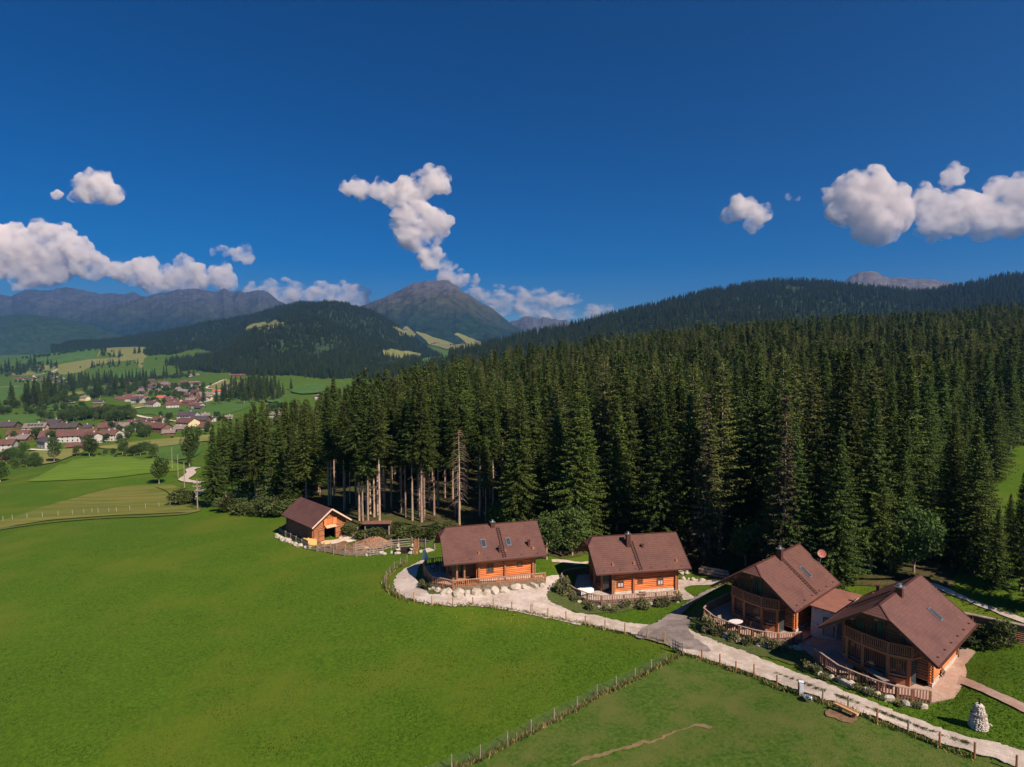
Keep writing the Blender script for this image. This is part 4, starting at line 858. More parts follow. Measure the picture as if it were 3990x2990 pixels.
px_sheet('brick_path', c2([(1150,1160),(1305,1340),(1400,1320),(1470,1250),(1530,1175),(1600,1168),(1720,1212),(1900,1292),(2060,1370),(2290,1480),(2290,1400),(1950,1243),(1750,1152),(1610,1085),(1585,1040),(1640,980),(1720,890),(1732,850),(1640,812),(1560,815),(1480,900),(1400,1000),(1250,1100)]), m_brick, .12, st=.35, ragged=.12, label='brick path curving round the nearest chalet')
px_sheet('courtyard', [(3100,2500),(3160,2560),(3230,2600),(3300,2640),(3330,2560),(3300,2440),(3200,2370),(3100,2380),(3060,2440)], m_brick, .14, st=.4, ragged=.1, label='brick courtyard between the two right chalets')
px_sheet('forest_track', [(3610,2270),(3640,2275),(3784,2337),(3900,2380),(4040,2432),(4040,2450),(3900,2398),(3784,2352),(3640,2290)], m_track, .10, st=.5, ragged=.3)
px_sheet('forest_track', [(2150,2183),(2250,2192),(2300,2190),(2290,2198),(2230,2202),(2150,2192)], m_track, .10, st=.5, ragged=.2)
for i, P in enumerate([c4([(480,850),(500,940),(560,990),(640,1020),(800,1000),(640,900),(560,760),(490,780)]), c3([(110,900),(85,1060),(110,1110),(250,1170),(420,1215),(600,1250),(780,1240),(1000,1220),(1250,1180),(1500,1130),(1720,1100),(1500,1050),(1000,1100),(500,1050),(300,900),(200,840)]),
     c1([(260,1060),(300,1200),(400,1310),(600,1400),(800,1470),(1000,1520),(1250,1570),(1500,1640),(1640,1560),(1560,1440),(1400,1350),(900,1280),(560,1160),(400,980)]), c2([(20,830),(-30,950),(60,1030),(200,1080),(400,1160),(560,1220),(760,1290),(1000,1370),(1250,1400),(1320,1340),(1000,1290),(600,1160),(300,990),(180,880)])]):
    px_sheet('weedy_bank', P, m_weeds, .09, st=.4, ragged=.5, seed=i)
px_sheet('bare_earth', c2([(290,1430),(310,1480),(420,1520),(540,1545),(610,1525),(580,1470),(480,1432),(350,1408)]), m_earth, .11, st=.25, ragged=.4, seed=3)
px_sheet('bare_trail', c6([(1050,1088),(1130,1040),(1280,1000),(1400,965),(1500,930),(1540,912),(1570,925),(1700,880),(1800,845),(1900,810),(2000,828),(1990,838),(1880,830),(1740,880),(1560,945),(1450,972),(1300,1015),(1150,1060),(1080,1090)]), mat('worn_grass', (.15,.12,.05), (.24,.17,.085), 1.5, .95), .09, lo=12, st=.3, ragged=.45, seed=5)
px_sheet('barn_yard', c5([(660,790),(760,760),(960,740),(990,650),(1060,650),(1210,740),(1100,780),(1060,810),(1250,840),(1450,830),(1480,850),(1350,900),(1150,930),(950,925),(800,880),(700,850)]), m_earth, .09, st=.4, ragged=.3, label='bare earth yard in front of the log barn')
px_sheet('concrete_pad', c5([(950,660),(1000,640),(1090,670),(1205,745),(1120,770),(1050,785),(1010,768),(900,800),(760,800),(750,770),(940,745)]), m_conc, .14, st=.4, ragged=.08, label='pale concrete pad beside the log barn')
_b = [(u_*y_, y_) for u_, y_ in [(-.40,205),(-.33,250),(-.2,330),(-.05,400),(.15,480),(.4,560),(.6,600),(.72,500),(.72,260),(.70,150),(.69,95)]]
sheet('forest_floor', [tuple(p[:2]) for p in EG]+[(.72*80, 80)]+_b[::-1], m_floor, .35, st=5, ragged=2, grid=8, label='brown shaded floor under the spruce forest')
px_sheet('forest_bank', [(1300,2010),(1390,2075),(1440,2110),(1500,2120),(1620,2110),(1750,2090),(1900,2090),(2000,2110),(2140,2165),(2190,2180),(2300,2160),(2420,2165),(2600,2205),(2750,2245),(2900,2240),(3100,2262),(3300,2285),(3560,2285),(3700,2290),(3720,2150),(3500,2120),(3000,2090),(2500,2040),(2000,1960),(1800,1930),(1600,1930),(1400,1940)], m_floor, .07, st=1.5, ragged=1.0, grid=4, label='brown needle-strewn forest edge')

# ------------------------------------------------------------------ fences
def gpt(p): return [Vector(v) for v in hit(p)]
def wire_fence(name, P, hgt, label, mt=m_newwood, rad=.07, mesh=False, wires=3, greys=()):
    e = empty(name, (0, 0, 0), 0, label, 'fence')
    for i, v in enumerate(P):
        h_ = hgt*random.uniform(.93, 1.07); m_ = m_greywood if (i in greys) else mt
        MB().tube(v+Vector((0,0,-.3)), v+Vector((random.uniform(-.03, .03), random.uniform(-.03, .03), h_)), rad*random.uniform(.9, 1.1), rad*.95, 8).build('post', m_, e)
    w = MB()
    hs = [hgt*(k+1)/(wires+.4) for k in range(wires)] if not mesh else [hgt*.88*(k)/7+.06 for k in range(8)]
    for a, b in zip(P[:-1], P[1:]):
        for z in hs: w.tube(a+Vector((0,0,z)), b+Vector((0,0,z)), .006, n=3, cap=False)
        if mesh:
            n = int((b-a).length/.6)
            for i in range(n): c = a+(b-a)*(i/n); w.tube(c+Vector((0,0,.05)), c+Vector((0,0,hgt*.88)), .004, n=3, cap=False)
    w.build('wire_mesh' if mesh else 'wire', m_wire, e); return e
LOOP = gpt(c4([(375,665),(305,708),(238,752),(192,798),(150,850),(135,905),(155,965),(222,1005),(295,1060),(450,1090)]))
wire_fence('mesh_fence', LOOP, 1.15, 'grey mesh fence curving round the grass left of the gravel yard', m_greywood, .05, True)
RB = gpt(c4([(450,1092),(643,1131),(870,1145),(1086,1137),(1305,1158),(1503,1190),(1710,1227),(1892,1267)])+c3([(335,1332),(573,1375),(815,1435),(1055,1487),(1335,1552),(1545,1602)])+c6([(1803,342)]))
wire_fence('wire_fence', RB, 1.15, 'fence of short brown posts between the bright meadow and the gravel yard', rad=.075, wires=2, greys=(14,))
RC = gpt(c6([(1803,342),(1930,380),(2050,420),(2156,460)])+c7([(408,412),(560,487),(705,532),(865,587),(1035,627),(1228,717),(1435,792),(1648,882),(1880,960)]))
wire_fence('wire_fence', RC[1:]+gpt([(3960,3010)]), 1.15, 'fence of brown posts along the lower track beside the pasture', m_beam, .07, wires=2, greys=(6,7,9))
DG = gpt(c6([(1803,342),(1697,400),(1593,452),(1487,510),(1362,572),(1235,624),(1102,710),(950,787),(797,864),(643,947),(460,1045),(272,1112)]))
wire_fence('mesh_fence', DG[1:]+gpt([(1660,3050)]), 1.15, 'grey mesh fence running diagonally across the grass to the bottom edge', m_greywood, .05, True)
gate = MB(); g0 = DG[0]
gt = empty('stacked_gates', g0, 0, 'grey metal gate panels leaning on the corner post by the track', 'gate')
for i in range(3):
    m = MB(); o = Vector((-.35-.12*i, .15+.1*i, 0))
    for z in (.1, .45, .8, 1.15): m.tube(o+Vector((-.25, .35, z)), o+Vector((.25, -.35, z)), .025, n=5)
    for t_ in (-1, 0, 1): m.tube(o+Vector((.25*t_, -.35*t_, .05)), o+Vector((.25*t_, -.35*t_, 1.2)), .025, n=5)
    m.build('gate_panel', m_wire, gt)
FARF = gpt(cl([(25,1575),(98,1562),(212,1553),(333,1545),(455,1535),(568,1525),(658,1515),(721,1508),(769,1510),(853,1505),(912,1503),(1017,1490),(1140,1475),(1247,1462),(1333,1452)]))
wire_fence('pasture_fence', FARF, 1.3, 'thin fence of white-tipped posts crossing the mown field on the left', mat('white_post', (.34,.33,.29), None, 3), .05, wires=2)
def board_fence(name, P, hgt, rails, label, mt=m_greywood, th=.14):
    e = empty(name, (0, 0, 0), 0, label, 'fence')
    for v in P: MB().tube(v+Vector((0,0,-.3)), v+Vector((0,0,hgt+.12)), .10, .09, 8).build('post', mt, e)
    r = MB()
    for a, b in zip(P[:-1], P[1:]):
        for k in range(rails):
            z = hgt*(k+.6)/rails; j = Vector((0, 0, random.uniform(-.03, .03))); d = (b-a).normalized()
            r.beam(a-d*.25+Vector((0,0,z))+j, b+d*.25+Vector((0,0,z))-j, .05, th)
    r.build('rails', mt, e); return e
board_fence('corral_fence', gpt(c5([(265,668),(335,715),(392,742),(455,775),(520,812),(600,865),(695,885),(785,893),(885,915),(1015,935),(1150,940),(1305,935),(1380,925)])), .95, 3, 'low weathered rail fence along the meadow edge below the log barn')
board_fence('corral_fence', gpt(c5([(265,660),(330,628),(392,612)])), .95, 3, 'short rail fence closing off the far side of the log barn')
board_fence('corral_fence', gpt(c5([(1130,905),(1230,890),(1340,890),(1450,875),(1545,850),(1630,845),(1785,830)])), 1.5, 4, 'tall grey board fence rising beside the manure heap')
board_fence('corral_fence', gpt(c5([(1785,832),(1860,842),(1940,852),(2045,866)])), 1.5, 4, 'tall pinkish board fence descending towards the leftmost chalet')
board_fence('corral_fence', gpt(c5([(1000,640),(1080,665),(1160,690),(1240,710)])), 1.2, 3, 'dark rail fence behind the concrete pad')
board_fence('corral_fence', gpt(c5([(695,885),(775,855),(850,850),(920,865),(1020,880),(1130,905)])), .9, 1, 'single-rail inner fence of the barn yard', th=.08)
# log palisade at the right
def palisade():
    top = at_z([(3735,2386),(3790,2396),(3922,2424),(4060,2452),(4200,2485)], CAMZ-25.0); e = empty('log_fence', tuple(top[0][:2])+(CAMZ-27.2,), 0, 'long brown log wall fence with a grey capping behind the nearest chalet', 'fence'); o = Vector(e.location)
    P = [Vector(p)-o for p in top]; lg = MB(); cp = MB()
    for a, b in zip(P[:-1], P[1:]):
        a0 = Vector((a.x, a.y, 0)); b0 = Vector((b.x, b.y, 0)); logs(lg, a0, b0, 0, a.z-.1, r=.10, ov=0, gap=.19); cp.beam(a+Vector((0,0,.02)), b+Vector((0,0,.02)), .42, .07)
    lg.build('log_panels', m_logD, e); cp.build('capping', m_greywood, e)
    for p in P: MB().box(p.x-.13, p.x+.13, p.y-.16, p.y+.16, -.6, p.z-.02).build('post', m_frame, e)
palisade()

# ------------------------------------------------------------------ boulders
def rock_mesh(seed, r=1.):
    bm = bmesh.new(); bmesh.ops.create_icosphere(bm, subdivisions=3, radius=1); rr = random.Random(seed)
    pl = [(Vector((rr.uniform(-1, 1), rr.uniform(-1, 1), rr.uniform(-.6, 1))).normalized(), rr.uniform(.55, .85)) for _ in range(11)]
    for v in bm.verts:
        for n, d in pl:
            k = v.co.dot(n)
            if k > d: v.co -= n*(k-d)
        q = v.co; v.co = q*(1+.10*(float(vnoise(q.x*3+seed, q.y*3+q.z*2, 1))-.5)); v.co.z *= .78
    me = bpy.data.meshes.new('boulder'); bm.to_mesh(me); bm.free(); me.materials.append(m_rock); return me
ROCKS = [rock_mesh(i) for i in range(7)]
def rocks(pts, label, group, size, seed, stack=0):
    r = random.Random(seed)
    for (x, y, z) in pts:
        s = size*r.uniform(.7, 1.3); o = bpy.data.objects.new('boulder', r.choice(ROCKS)); COL.objects.link(o); o.location = (x, y, z+s*.35); o.scale = (s*r.uniform(.9, 1.3), s*r.uniform(.8, 1.1), s*r.uniform(.8, 1.1)); o.rotation_euler = (r.uniform(-.2, .2), r.uniform(-.2, .2), r.random()*6.28)
        tag(o, label, 'boulder', group)
def along(P, step, jit=.0, seed=0):
    r = random.Random(seed); out = []
    for a, b in zip(P[:-1], P[1:]):
        L = math.dist(a[:2], b[:2]); n = max(1, int(L/step))
        for i in range(n): t = (i+.5)/n; x = a[0]+(b[0]-a[0])*t+r.uniform(-jit, jit); y = a[1]+(b[1]-a[1])*t+r.uniform(-jit, jit); out.append((x, y, float(gz(x, y))))
    return out
RA = [loc2w('A', p) for p in [(-1.55,-.4),(-1.2,-2.2),(0,-3.5),(1.14,-4.3),(7,-4.75),(13.4,-4.9)]]
rocks(along(RA, 1.15, .08, 1), 'big white limestone boulder in the row under the leftmost chalet terrace', 'white boulders under the leftmost chalet terrace', .66, 1)
rocks(along([loc2w('A', p) for p in [(-1.7,-1.0),(-1.0,-3.0),(.8,-4.7),(3.5,-5.1)]], 1.35, .1, 11), 'big white limestone boulder in the row under the leftmost chalet terrace', 'white boulders under the leftmost chalet terrace', .60, 12)
rocks([(p[0], p[1], p[2]-.1) for p in along([loc2w('B', p) for p in [(-2.9,-2.2),(-1.6,-5.0),(.3,-6.4),(3,-6.7),(7,-6.6),(10.4,-6.4)]], 1.05, .3, 2)], 'pale boulder in the planted bank below the second chalet terrace', 'boulders in the bank below the second chalet', .40, 3)
rocks([(p[0], p[1], p[2]-.1) for p in along([loc2w('C', p) for p in [(-2.6,1.5),(-2.6,-.6),(-2.1,-2.2),(-1.2,-3.9),(.6,-5.4),(1.8,-5.6)]], .62, .35, 4)], 'pale boulder in the weedy bank below the third chalet terrace', 'boulders in the bank below the third chalet', .46, 5)
rocks([(p[0], p[1], p[2]-.02) for p in along([loc2w('D', p) for p in [(-.4,5.4),(-1.4,3.9),(-2.0,2.2),(-2.1,.3),(-2.0,-1.4),(-1.5,-3.2),(-.6,-4.4)]], .78, .25, 6)], 'grey boulder in the bank below the nearest chalet railing', 'boulders in the bank below the nearest chalet', .42, 7)
o = bpy.data.objects.new('boulder', ROCKS[2]); COL.objects.link(o); p = hit(c2([(505,1175)]))[0]; o.location = (p[0], p[1], p[2]+.15); o.scale = (.75, .45, .5); o.rotation_euler = (0, 0, -.6); tag(o, 'large white boulder alone below the nearest chalet railing', 'boulder')
rocks([tuple(v) for v in hit(c5([(235,700),(250,725),(290,745),(315,760),(350,768),(385,785),(410,795),(440,812),(495,828),(575,848),(600,855)]))], 'white boulder in the row along the fence left of the log barn', 'white boulders beside the barn fence', .52, 8)
rocks([tuple(v) for v in hit(c5([(1430,915),(1465,920),(1560,900),(1610,905),(1640,905),(1775,905),(1800,900),(1885,890),(1930,880),(1970,885),(2010,878),(1280,925),(1350,915)]))], 'pale boulder at the foot of the tall board fence', 'boulders at the foot of the tall board fence', .5, 9)
rocks([tuple(v) for v in hit(c1([(185,630),(250,637),(300,640),(400,648),(160,560),(215,545),(235,560)]))], 'pale boulder on the lawn behind the second chalet', 'boulders behind the second chalet', .42, 10)
def stone_pile(px, label):
    p = hit([px])[0]; e = empty('stone_pillar', tuple(p), 0, label, 'pillar'); r = random.Random(int(px[0])); z = 0
    for k in range(3):
        s = .55-.05*k; o = bpy.data.objects.new('pillar_stone', ROCKS[k]); COL.objects.link(o); o.parent = e; o.location = (r.uniform(-.1, .1), r.uniform(-.1, .1), z+.25); o.scale = (s*1.25, s, .45); o.rotation_euler = (0, 0, r.random()*3); z += .52
stone_pile(c5([(1625,905)])[0], 'stacked stone pillar left of the near-black culvert block'); stone_pile(c5([(1785,905)])[0], 'stacked stone pillar right of the near-black culvert block')
def boards():
    p = hit(c5([(1832,912)]))[0]; e = empty('leaning_boards', tuple(p), 0, 'reddish boards leaning upright against the tall board fence', 'boards')
    for i in range(4): MB().beam((-.35+.2*i, -.2, 0), (-.30+.22*i, .35, 2.1+.2*(i % 2)), .12, .04, up=(0, 1, 0)).build('board', m_beam, e)
boards()

# ------------------------------------------------------------------ shrubs, weeds and hedges near the chalets
def shrubs(P, keys, s, label, group, cat='shrub', step=1.3, jit=.4, seed=0, smax=1.35):
    r = random.Random(seed)
    for (x, y, z) in along(P, step, jit, seed): plant(r.choice(keys), x, y, s*r.uniform(.7, smax), z=z-.05, label=label, cat=cat, group=group, sz=s*r.uniform(.6, 1.2))
HB2 = ['herb0', 'herb1']
shrubs([loc2w('B', p) for p in [(-3.4,-1.5),(-2.9,-3.6),(-1.6,-5.9),(.5,-7.0),(3,-7.2),(7,-7.1),(10.5,-6.6)]], HB2, .8, 'flowering garden shrub on the bank below the second chalet terrace', 'shrubs below the second chalet', step=.9, jit=.5, seed=1)
shrubs([loc2w('B', p) for p in [(-3.5,-.2),(-3.3,-2.8)]], HB2, 1.3, 'tall flowering shrub at the corner of the second chalet bank', 'tall shrubs by the second chalet', step=.9, jit=.5, seed=2)
shrubs([loc2w('C', p) for p in [(-2.9,3.4),(-3.0,1.2),(-2.9,-.8),(-2.4,-2.6),(-1.3,-4.6)]], HB2, .8, 'grey-green shrub on the bank below the third chalet railing', 'shrubs below the third chalet', step=.8, jit=.5, seed=3)
shrubs([loc2w('C', p) for p in [(-2.4,3.9),(-2.9,1.6)]], HB2, 1.25, 'tall grey-green shrub beside the third chalet gatepost', 'tall shrubs by the third chalet', step=.8, jit=.3, seed=4)
shrubs([loc2w('D', p) for p in [(-.3,5.9),(-1.7,4.4),(-2.4,2.4),(-2.5,.2),(-2.2,-2.0),(-1.1,-4.4)]], HB2, .55, 'low plant among the rocks below the nearest chalet', 'low plants below the nearest chalet', step=.9, jit=.35, seed=5)
shrubs([loc2w('A', p) for p in [(-2.2,1.5),(-2.1,-.6),(-1.6,-2.6)]], HB2, .8, 'weed clump at the left foot of the leftmost chalet terrace', 'weed clumps by the leftmost chalet', step=.8, jit=.4, seed=6)
G1 = hit(c2([(1640,760),(1780,740),(1900,770),(2000,790)])); shrubs([tuple(v) for v in G1], ['bush0','bush1','herb0'], .8, 'bush against the log wall fence behind the nearest chalet', 'bushes by the log wall fence', step=1.1, jit=.4, seed=7)
G2 = hit([(1345,2095),(1400,2100),(1470,2105),(1540,2100),(1620,2105),(1700,2110)]); shrubs([tuple(v) for v in G2], ['bush0','bush1','bush2'], 1.05, 'bush on the slope between the log barn and the leftmost chalet', 'bushes between barn and chalet', step=1.7, jit=1.2, seed=8)
G2 = hit([(1380,2065),(1450,2075),(1540,2080),(1640,2075),(1760,2075),(1880,2080)]); shrubs([tuple(v) for v in G2], ['bush0','bush1','bush2'], .9, 'yellowish bush at the foot of the bare forest trunks', 'bushes under the bare trunks', step=2.4, jit=1.6, seed=9)
G3 = hit([(840,1990),(900,1995),(980,2000),(1050,2005),(1110,2010)]); shrubs([tuple(v) for v in G3], ['bush0','bush1','bush2'], 1.5, 'dense bush along the top edge of the bright meadow', 'bushes along the meadow top edge', step=2.0, jit=1.3, seed=10)
G4 = hit([(680,1965),(720,1970),(745,1958)]); shrubs([tuple(v) for v in G4], ['bush0','bush2'], 1.5, 'dark bush beside the sandy track on the left', 'bushes beside the sandy track', step=2.2, jit=.8, seed=11)
for i, (q, s, lab) in enumerate([((620,1885), 1.0, 'large round dark tree alone in the mown field'), ((2130,2180), .75, 'leafy young tree just right of the leftmost chalet roof'), ((2230,2165), .85, 'broad leafy tree between the first two chalets'), ((2215,2130), .8, 'leafy tree behind the gap between the first two chalets'), ((2905,2215), .72, 'leafy tree behind the left slope of the third chalet'), ((1990,2085), .6, 'small light green tree just above the leftmost chalet roof'), ((1930,2070), .55, 'small yellow-green tree above the left end of the first chalet'), ((3560,2240), .85, 'rounded leafy tree behind the ridge of the nearest chalet'), ((3470,2235), .7, 'small leafy tree beside the rounded tree behind the nearest chalet'),
        ((3040,2250), .5, 'small leafy tree near the red dish')]):
    p = hit([q])[0]; plant(f'round{i % 3}', p[0], p[1], s, label=lab)
# the left clump of spruces by the sandy track
_f=1
for i, (x, b, key, s) in enumerate([(835,1975,'full1',.72),(880,1955,'mid0',.78),(905,1950,'tall2',.72),(930,1945,'mid2',.74),(965,1960,'full3',.80),(1000,1965,'mid1',.83),(1030,1950,'tall0',.84),(1055,1945,'larch1',.80),(860,1945,'full4',.70),(985,1930,'mid2',.8),(945,1925,'larch0',.76),(1085,1965,'full0',.82)]):
    p = hit([(x, b)])[0]; nm = {'f':'bushy spruce','m':'half-bare spruce','t':'bare-trunked spruce','l':'feathery larch'}[key[0]]
    plant(key, p[0], p[1], s*1.14, label=f'{nm} in the separate clump by the sandy track, {["first","second","third","fourth","fifth","sixth","seventh","eighth","ninth","tenth","eleventh","twelfth"][i]} planted', cat='tree', group=None)
for i, (q, key, s, lab) in enumerate([((1790,2068),'dead',.95,'dead grey spruce pole with drooping bare stubs above the leftmost chalet'),((2745,2215),'brown0',.98,'brownish thinning spruce behind the second chalet'),((3050,2262),'brown0',.92,'browned spruce right of the third chalet roof'),((738,1820),'mid0',.34,'narrow dark tree beside the far bend of the sandy track')]):
    p = hit([q])[0]; plant(key, p[0], p[1], s, label=lab)
for i, (q, ty) in enumerate([((3790,2230),1640),((3880,2300),1985),((3975,2300),1850),((3930,2150),1930),((4060,2380),1800),((3830,2150),1760),((3700,2190),1620)]):
    p = hit([q])[0]; s = (q[1]-ty)*p[1]/FPX/24; plant(f'full{i % 3}', p[0], p[1], s*1.05, label='dark shaded spruce beyond the forest track at the right edge', group='dark spruces beyond the forest track')

# ------------------------------------------------------------------ furniture and small things
def at_t(k, p, z=0): return loc2w(k, p, z)
def chair(name, loc, rz, label, mt, group=None):
    e = empty(name, loc, rz, label, 'chair', group)
    MB().box(-.22, .22, -.22, .22, .42, .46).build('seat', mt, e); MB().beam((-.22, 0, .46), (-.32, 0, .95), .42, .035, up=(1, 0, 0)).build('backrest', mt, e)
    for x in (-.19, .19):
        for y in (-.19, .19): MB().tube((x, y, 0), (x, y, .42), .02, n=5).build('leg', mt, e)
    return e
m_darkch = mat('dark_wicker', (.07,.045,.035), (.11,.07,.05), 6, .7); m_tabl = mat('table_top', (.62,.60,.58), (.72,.70,.68), 4, .6)
# third chalet: oval table, light chair and dark chairs
tb = empty('garden_table', at_t('C', (-.95,1.15), 0), .3, 'oval white-topped garden table on the third chalet terrace', 'table')
m = MB(); n = 20; m.prism([(math.cos(k*6.283/n)*.85, math.sin(k*6.283/n)*.5, .72) for k in range(n)], (0,0,.04)); m.build('table_top', m_tabl, tb)
for s in (-.5, .5): MB().tube((s, 0, 0), (s, 0, .72), .05, n=8).build('leg', m_darkch, tb)
chair('garden_chair', at_t('C', (-1.35,2.55)), -1.2, 'round-backed light chair at the left end of the oval table', m_greywood)
for i, (p, r_) in enumerate([((-.1,1.6),3.3),((-1.6,.4),.4),((-.35,.1),2.6),((-1.55,1.6),0.2)]): chair('garden_chair', at_t('C', p), r_, 'dark garden chair by the oval table on the third chalet terrace', m_darkch, 'dark chairs round the oval table')
lt = empty('lounger', at_t('C', (.1,-.9)), -1.1, 'grey lounger beside the third chalet posts', 'lounger'); MB().beam((-.9,0,.32), (.5,0,.32), .6, .05).build('frame', m_greywood, lt); MB().beam((.5,0,.32), (1.0,0,.75), .6, .05).build('backrest', m_greywood, lt)
for x in (-.8, .4): MB().box(x-.03, x+.03, -.28, .28, 0, .3).build('leg', m_greywood, lt)
# nearest chalet: picnic table with benches
pt = empty('picnic_table', at_t('D', (.05,-.25), 0), -1.35, 'long grey wooden table outside the nearest chalet bay', 'table')
m = MB()
for k in range(4): m.box(-1.0, 1.0, -.36+k*.185, -.36+k*.185+.165, .70, .75)
m.build('table_top', m_greywood, pt)
for x in (-.75, .75): MB().box(x-.05, x+.05, -.28, .28, 0, .70).build('trestle', m_rail, pt)
for s in (-1, 1):
    b = empty('garden_bench', at_t('D', (.05+s*.72,-.25-s*.05), 0), -1.35, ('grey bench between the long table and the railing' if s < 0 else 'grey bench between the long table and the bay'), 'bench'); MB().box(-1.0, 1.0, -.14, .14, .42, .46).build('seat', m_greywood, b)
    for x in (-.8, .8): MB().box(x-.04, x+.04, -.12, .12, 0, .42).build('leg', m_rail, b)
for i, p in enumerate([(-.75,1.6),(-.8,.2),(-.9,-.9)]): chair('garden_chair', at_t('D', p), -.2+i*.3, 'dark chair behind the nearest chalet railing', m_darkch, 'dark chairs behind the nearest railing')
p = hit(c2([(1365,1110)]))[0]; b = empty('folding_bench', (p[0], p[1], p[2]+.12), 1.2, 'slatted brown folding bench on the brick path beside the nearest chalet', 'bench')
m = MB()
for k in range(5): m.box(-.75, .75, -.25+k*.11, -.25+k*.11+.08, .44, .47)
m.build('seat', m_greywood, b); m = MB()
for k in range(4): m.box(-.75, .75, -.34-.03*k, -.31-.03*k, .55+k*.12, .63+k*.12)
m.build('backrest', m_greywood, b)
for x in (-.6, .6): m = MB(); m.beam((x, -.45, 1.0), (x, .15, 0), .05, .05, up=(1, 0, 0)); m.build('leg', m_rail, b); MB().beam((x, .25, .45), (x, -.35, 0), .05, .05, up=(1, 0, 0)).build('leg', m_rail, b)
p = hit(c2([(1460,1038)]))[0]; m = MB()
for k in range(16):
    a0, a1 = k*.3927, (k+1)*.3927; m.tube((math.cos(a0)*.38, math.sin(a0)*.28, .03), (math.cos(a1)*.38, math.sin(a1)*.28, .03), .035, n=5)
o = m.build('hoop', m_newwood, loc=(p[0], p[1], p[2]+.13)); tag(o, 'brown wooden hoop lying on the brick path', 'hoop')
# second chalet: white covered tub / table
tt = empty('covered_table', at_t('B', (-.95,-2.9), 0), .5, 'white cloth-covered table on the second chalet terrace', 'table')
m = MB(); m.box(-.95, .95, -.5, .5, .70, .80); m.build('cover', mat('white_cloth', (.78,.76,.70), (.84,.82,.78), 3, .8), tt)
m = MB(); m.box(-.96, .96, -.53, -.503, .35, .80); m.box(-.96, -.93, -.5, .5, .40, .79); m.build('cover_skirt', MATS['white_cloth'], tt)
for x in (-.8, .8):
    for y in (-.4, .4): MB().tube((x, y, 0), (x, y, .7), .03, n=5).build('leg', m_steel, tt)
for i, (p, lab) in enumerate([((-.3,-3.6), 'pile of rocks beside the white covered table')]):
    rocks([at_t('B', (p[0]+dx, p[1]+dy), 0) for dx, dy in ((0,0),(.5,.1),(.25,.4))], lab.replace('pile of rocks', 'rock'), 'rocks beside the covered table', .3, 14)
pl = empty('planter', at_t('B', (5.9,-4.3), 0), 0, 'two-bowl dark planter against the second chalet plinth', 'planter')
for dx in (0, .45): MB().tube((dx, 0, 0), (dx, 0, .4), .18, .26, 10).build('bowl', m_darkch, pl)
# leftmost chalet: umbrella, table, chairs, corner post, benches
u = empty('parasol', at_t('A', (-1.35,4.3), 0), 0, 'closed white parasol in the back corner of the leftmost chalet terrace', 'parasol')
MB().tube((0,0,0), (0,0,2.6), .03, n=8).build('pole', m_greywood, u)
m = MB(); V = [(0,0,2.55)]; n = 16
for zz, r0, r1 in ((2.3,.10,.06),(1.6,.30,.14),(.95,.50,.20)): V += [(math.cos(k*6.283/n)*(r0 if k % 2 == 0 else r1), math.sin(k*6.283/n)*(r0 if k % 2 == 0 else r1), zz) for k in range(n)]
m.add(V, [(0, 1+k, 1+(k+1) % n) for k in range(n)]+[(1+r_*n+k, 1+r_*n+n+k, 1+r_*n+n+(k+1) % n, 1+r_*n+(k+1) % n) for r_ in (0, 1) for k in range(n)]); m.build('canopy', MATS['white_cloth'], u)
tb = empty('garden_table', at_t('A', (.1,2.0), 0), .2, 'square brown table in the shade of the leftmost chalet terrace', 'table'); MB().box(-.5,.5,-.4,.4,.70,.75).build('table_top', m_rail, tb)
for x in (-.42,.42):
    for y in (-.32,.32): MB().tube((x,y,0), (x,y,.7), .03, n=5).build('leg', m_rail, tb)
for i, (p, r_) in enumerate([((-.65,2.0),0),((.9,2.0),3.1),((.9,1.2),2.8),((.1,2.9),-1.6)]): chair('garden_chair', at_t('A', p), r_, 'dark chair round the shaded table on the leftmost chalet terrace', m_darkch, 'dark chairs on the leftmost terrace')
MB_ = MB().box(-.11, .11, -.11, .11, 0, 2.75); o = MB_.build('porch_post', m_beam, bpy.data.objects['log_chalet.003'], loc=(1.75,-3.45,0))
bn = empty('garden_bench', at_t('A', (2.5,-3.35), 0), .0, 'wooden bench beside the porch post of the leftmost chalet', 'bench'); MB().box(-.9, .5, -.2, .2, .40, .46).build('seat', m_newwood, bn); MB().box(-.9, .5, -.26, -.205, .46, .85).build('backrest', m_newwood, bn)
for x in (-.8, .4): MB().box(x-.05, x+.05, -.18, .18, 0, .4).build('leg', m_newwood, bn)
# log pile behind the second chalet
LP_ = hit(c1([(350,575),(735,615)])); a, b = Vector(LP_[0]), Vector(LP_[1]); lp = empty('log_pile', tuple((a+b)/2), math.atan2(b.y-a.y, b.x-a.x), 'pile of long felled trunks lying behind the second chalet', 'log pile'); Lh = (b-a).length/2
for k, (yy, zz, r_) in enumerate([(0,.2,.2),(.42,.2,.2),(.85,.22,.2),(.2,.55,.19),(.62,.55,.2),(.4,.88,.18)]): MB().tube((-Lh*random.uniform(.7,1.05), yy, zz), (Lh*random.uniform(.8,1.05), yy+.1, zz), r_, r_*.8, 9).build('trunk', m_bark, lp)
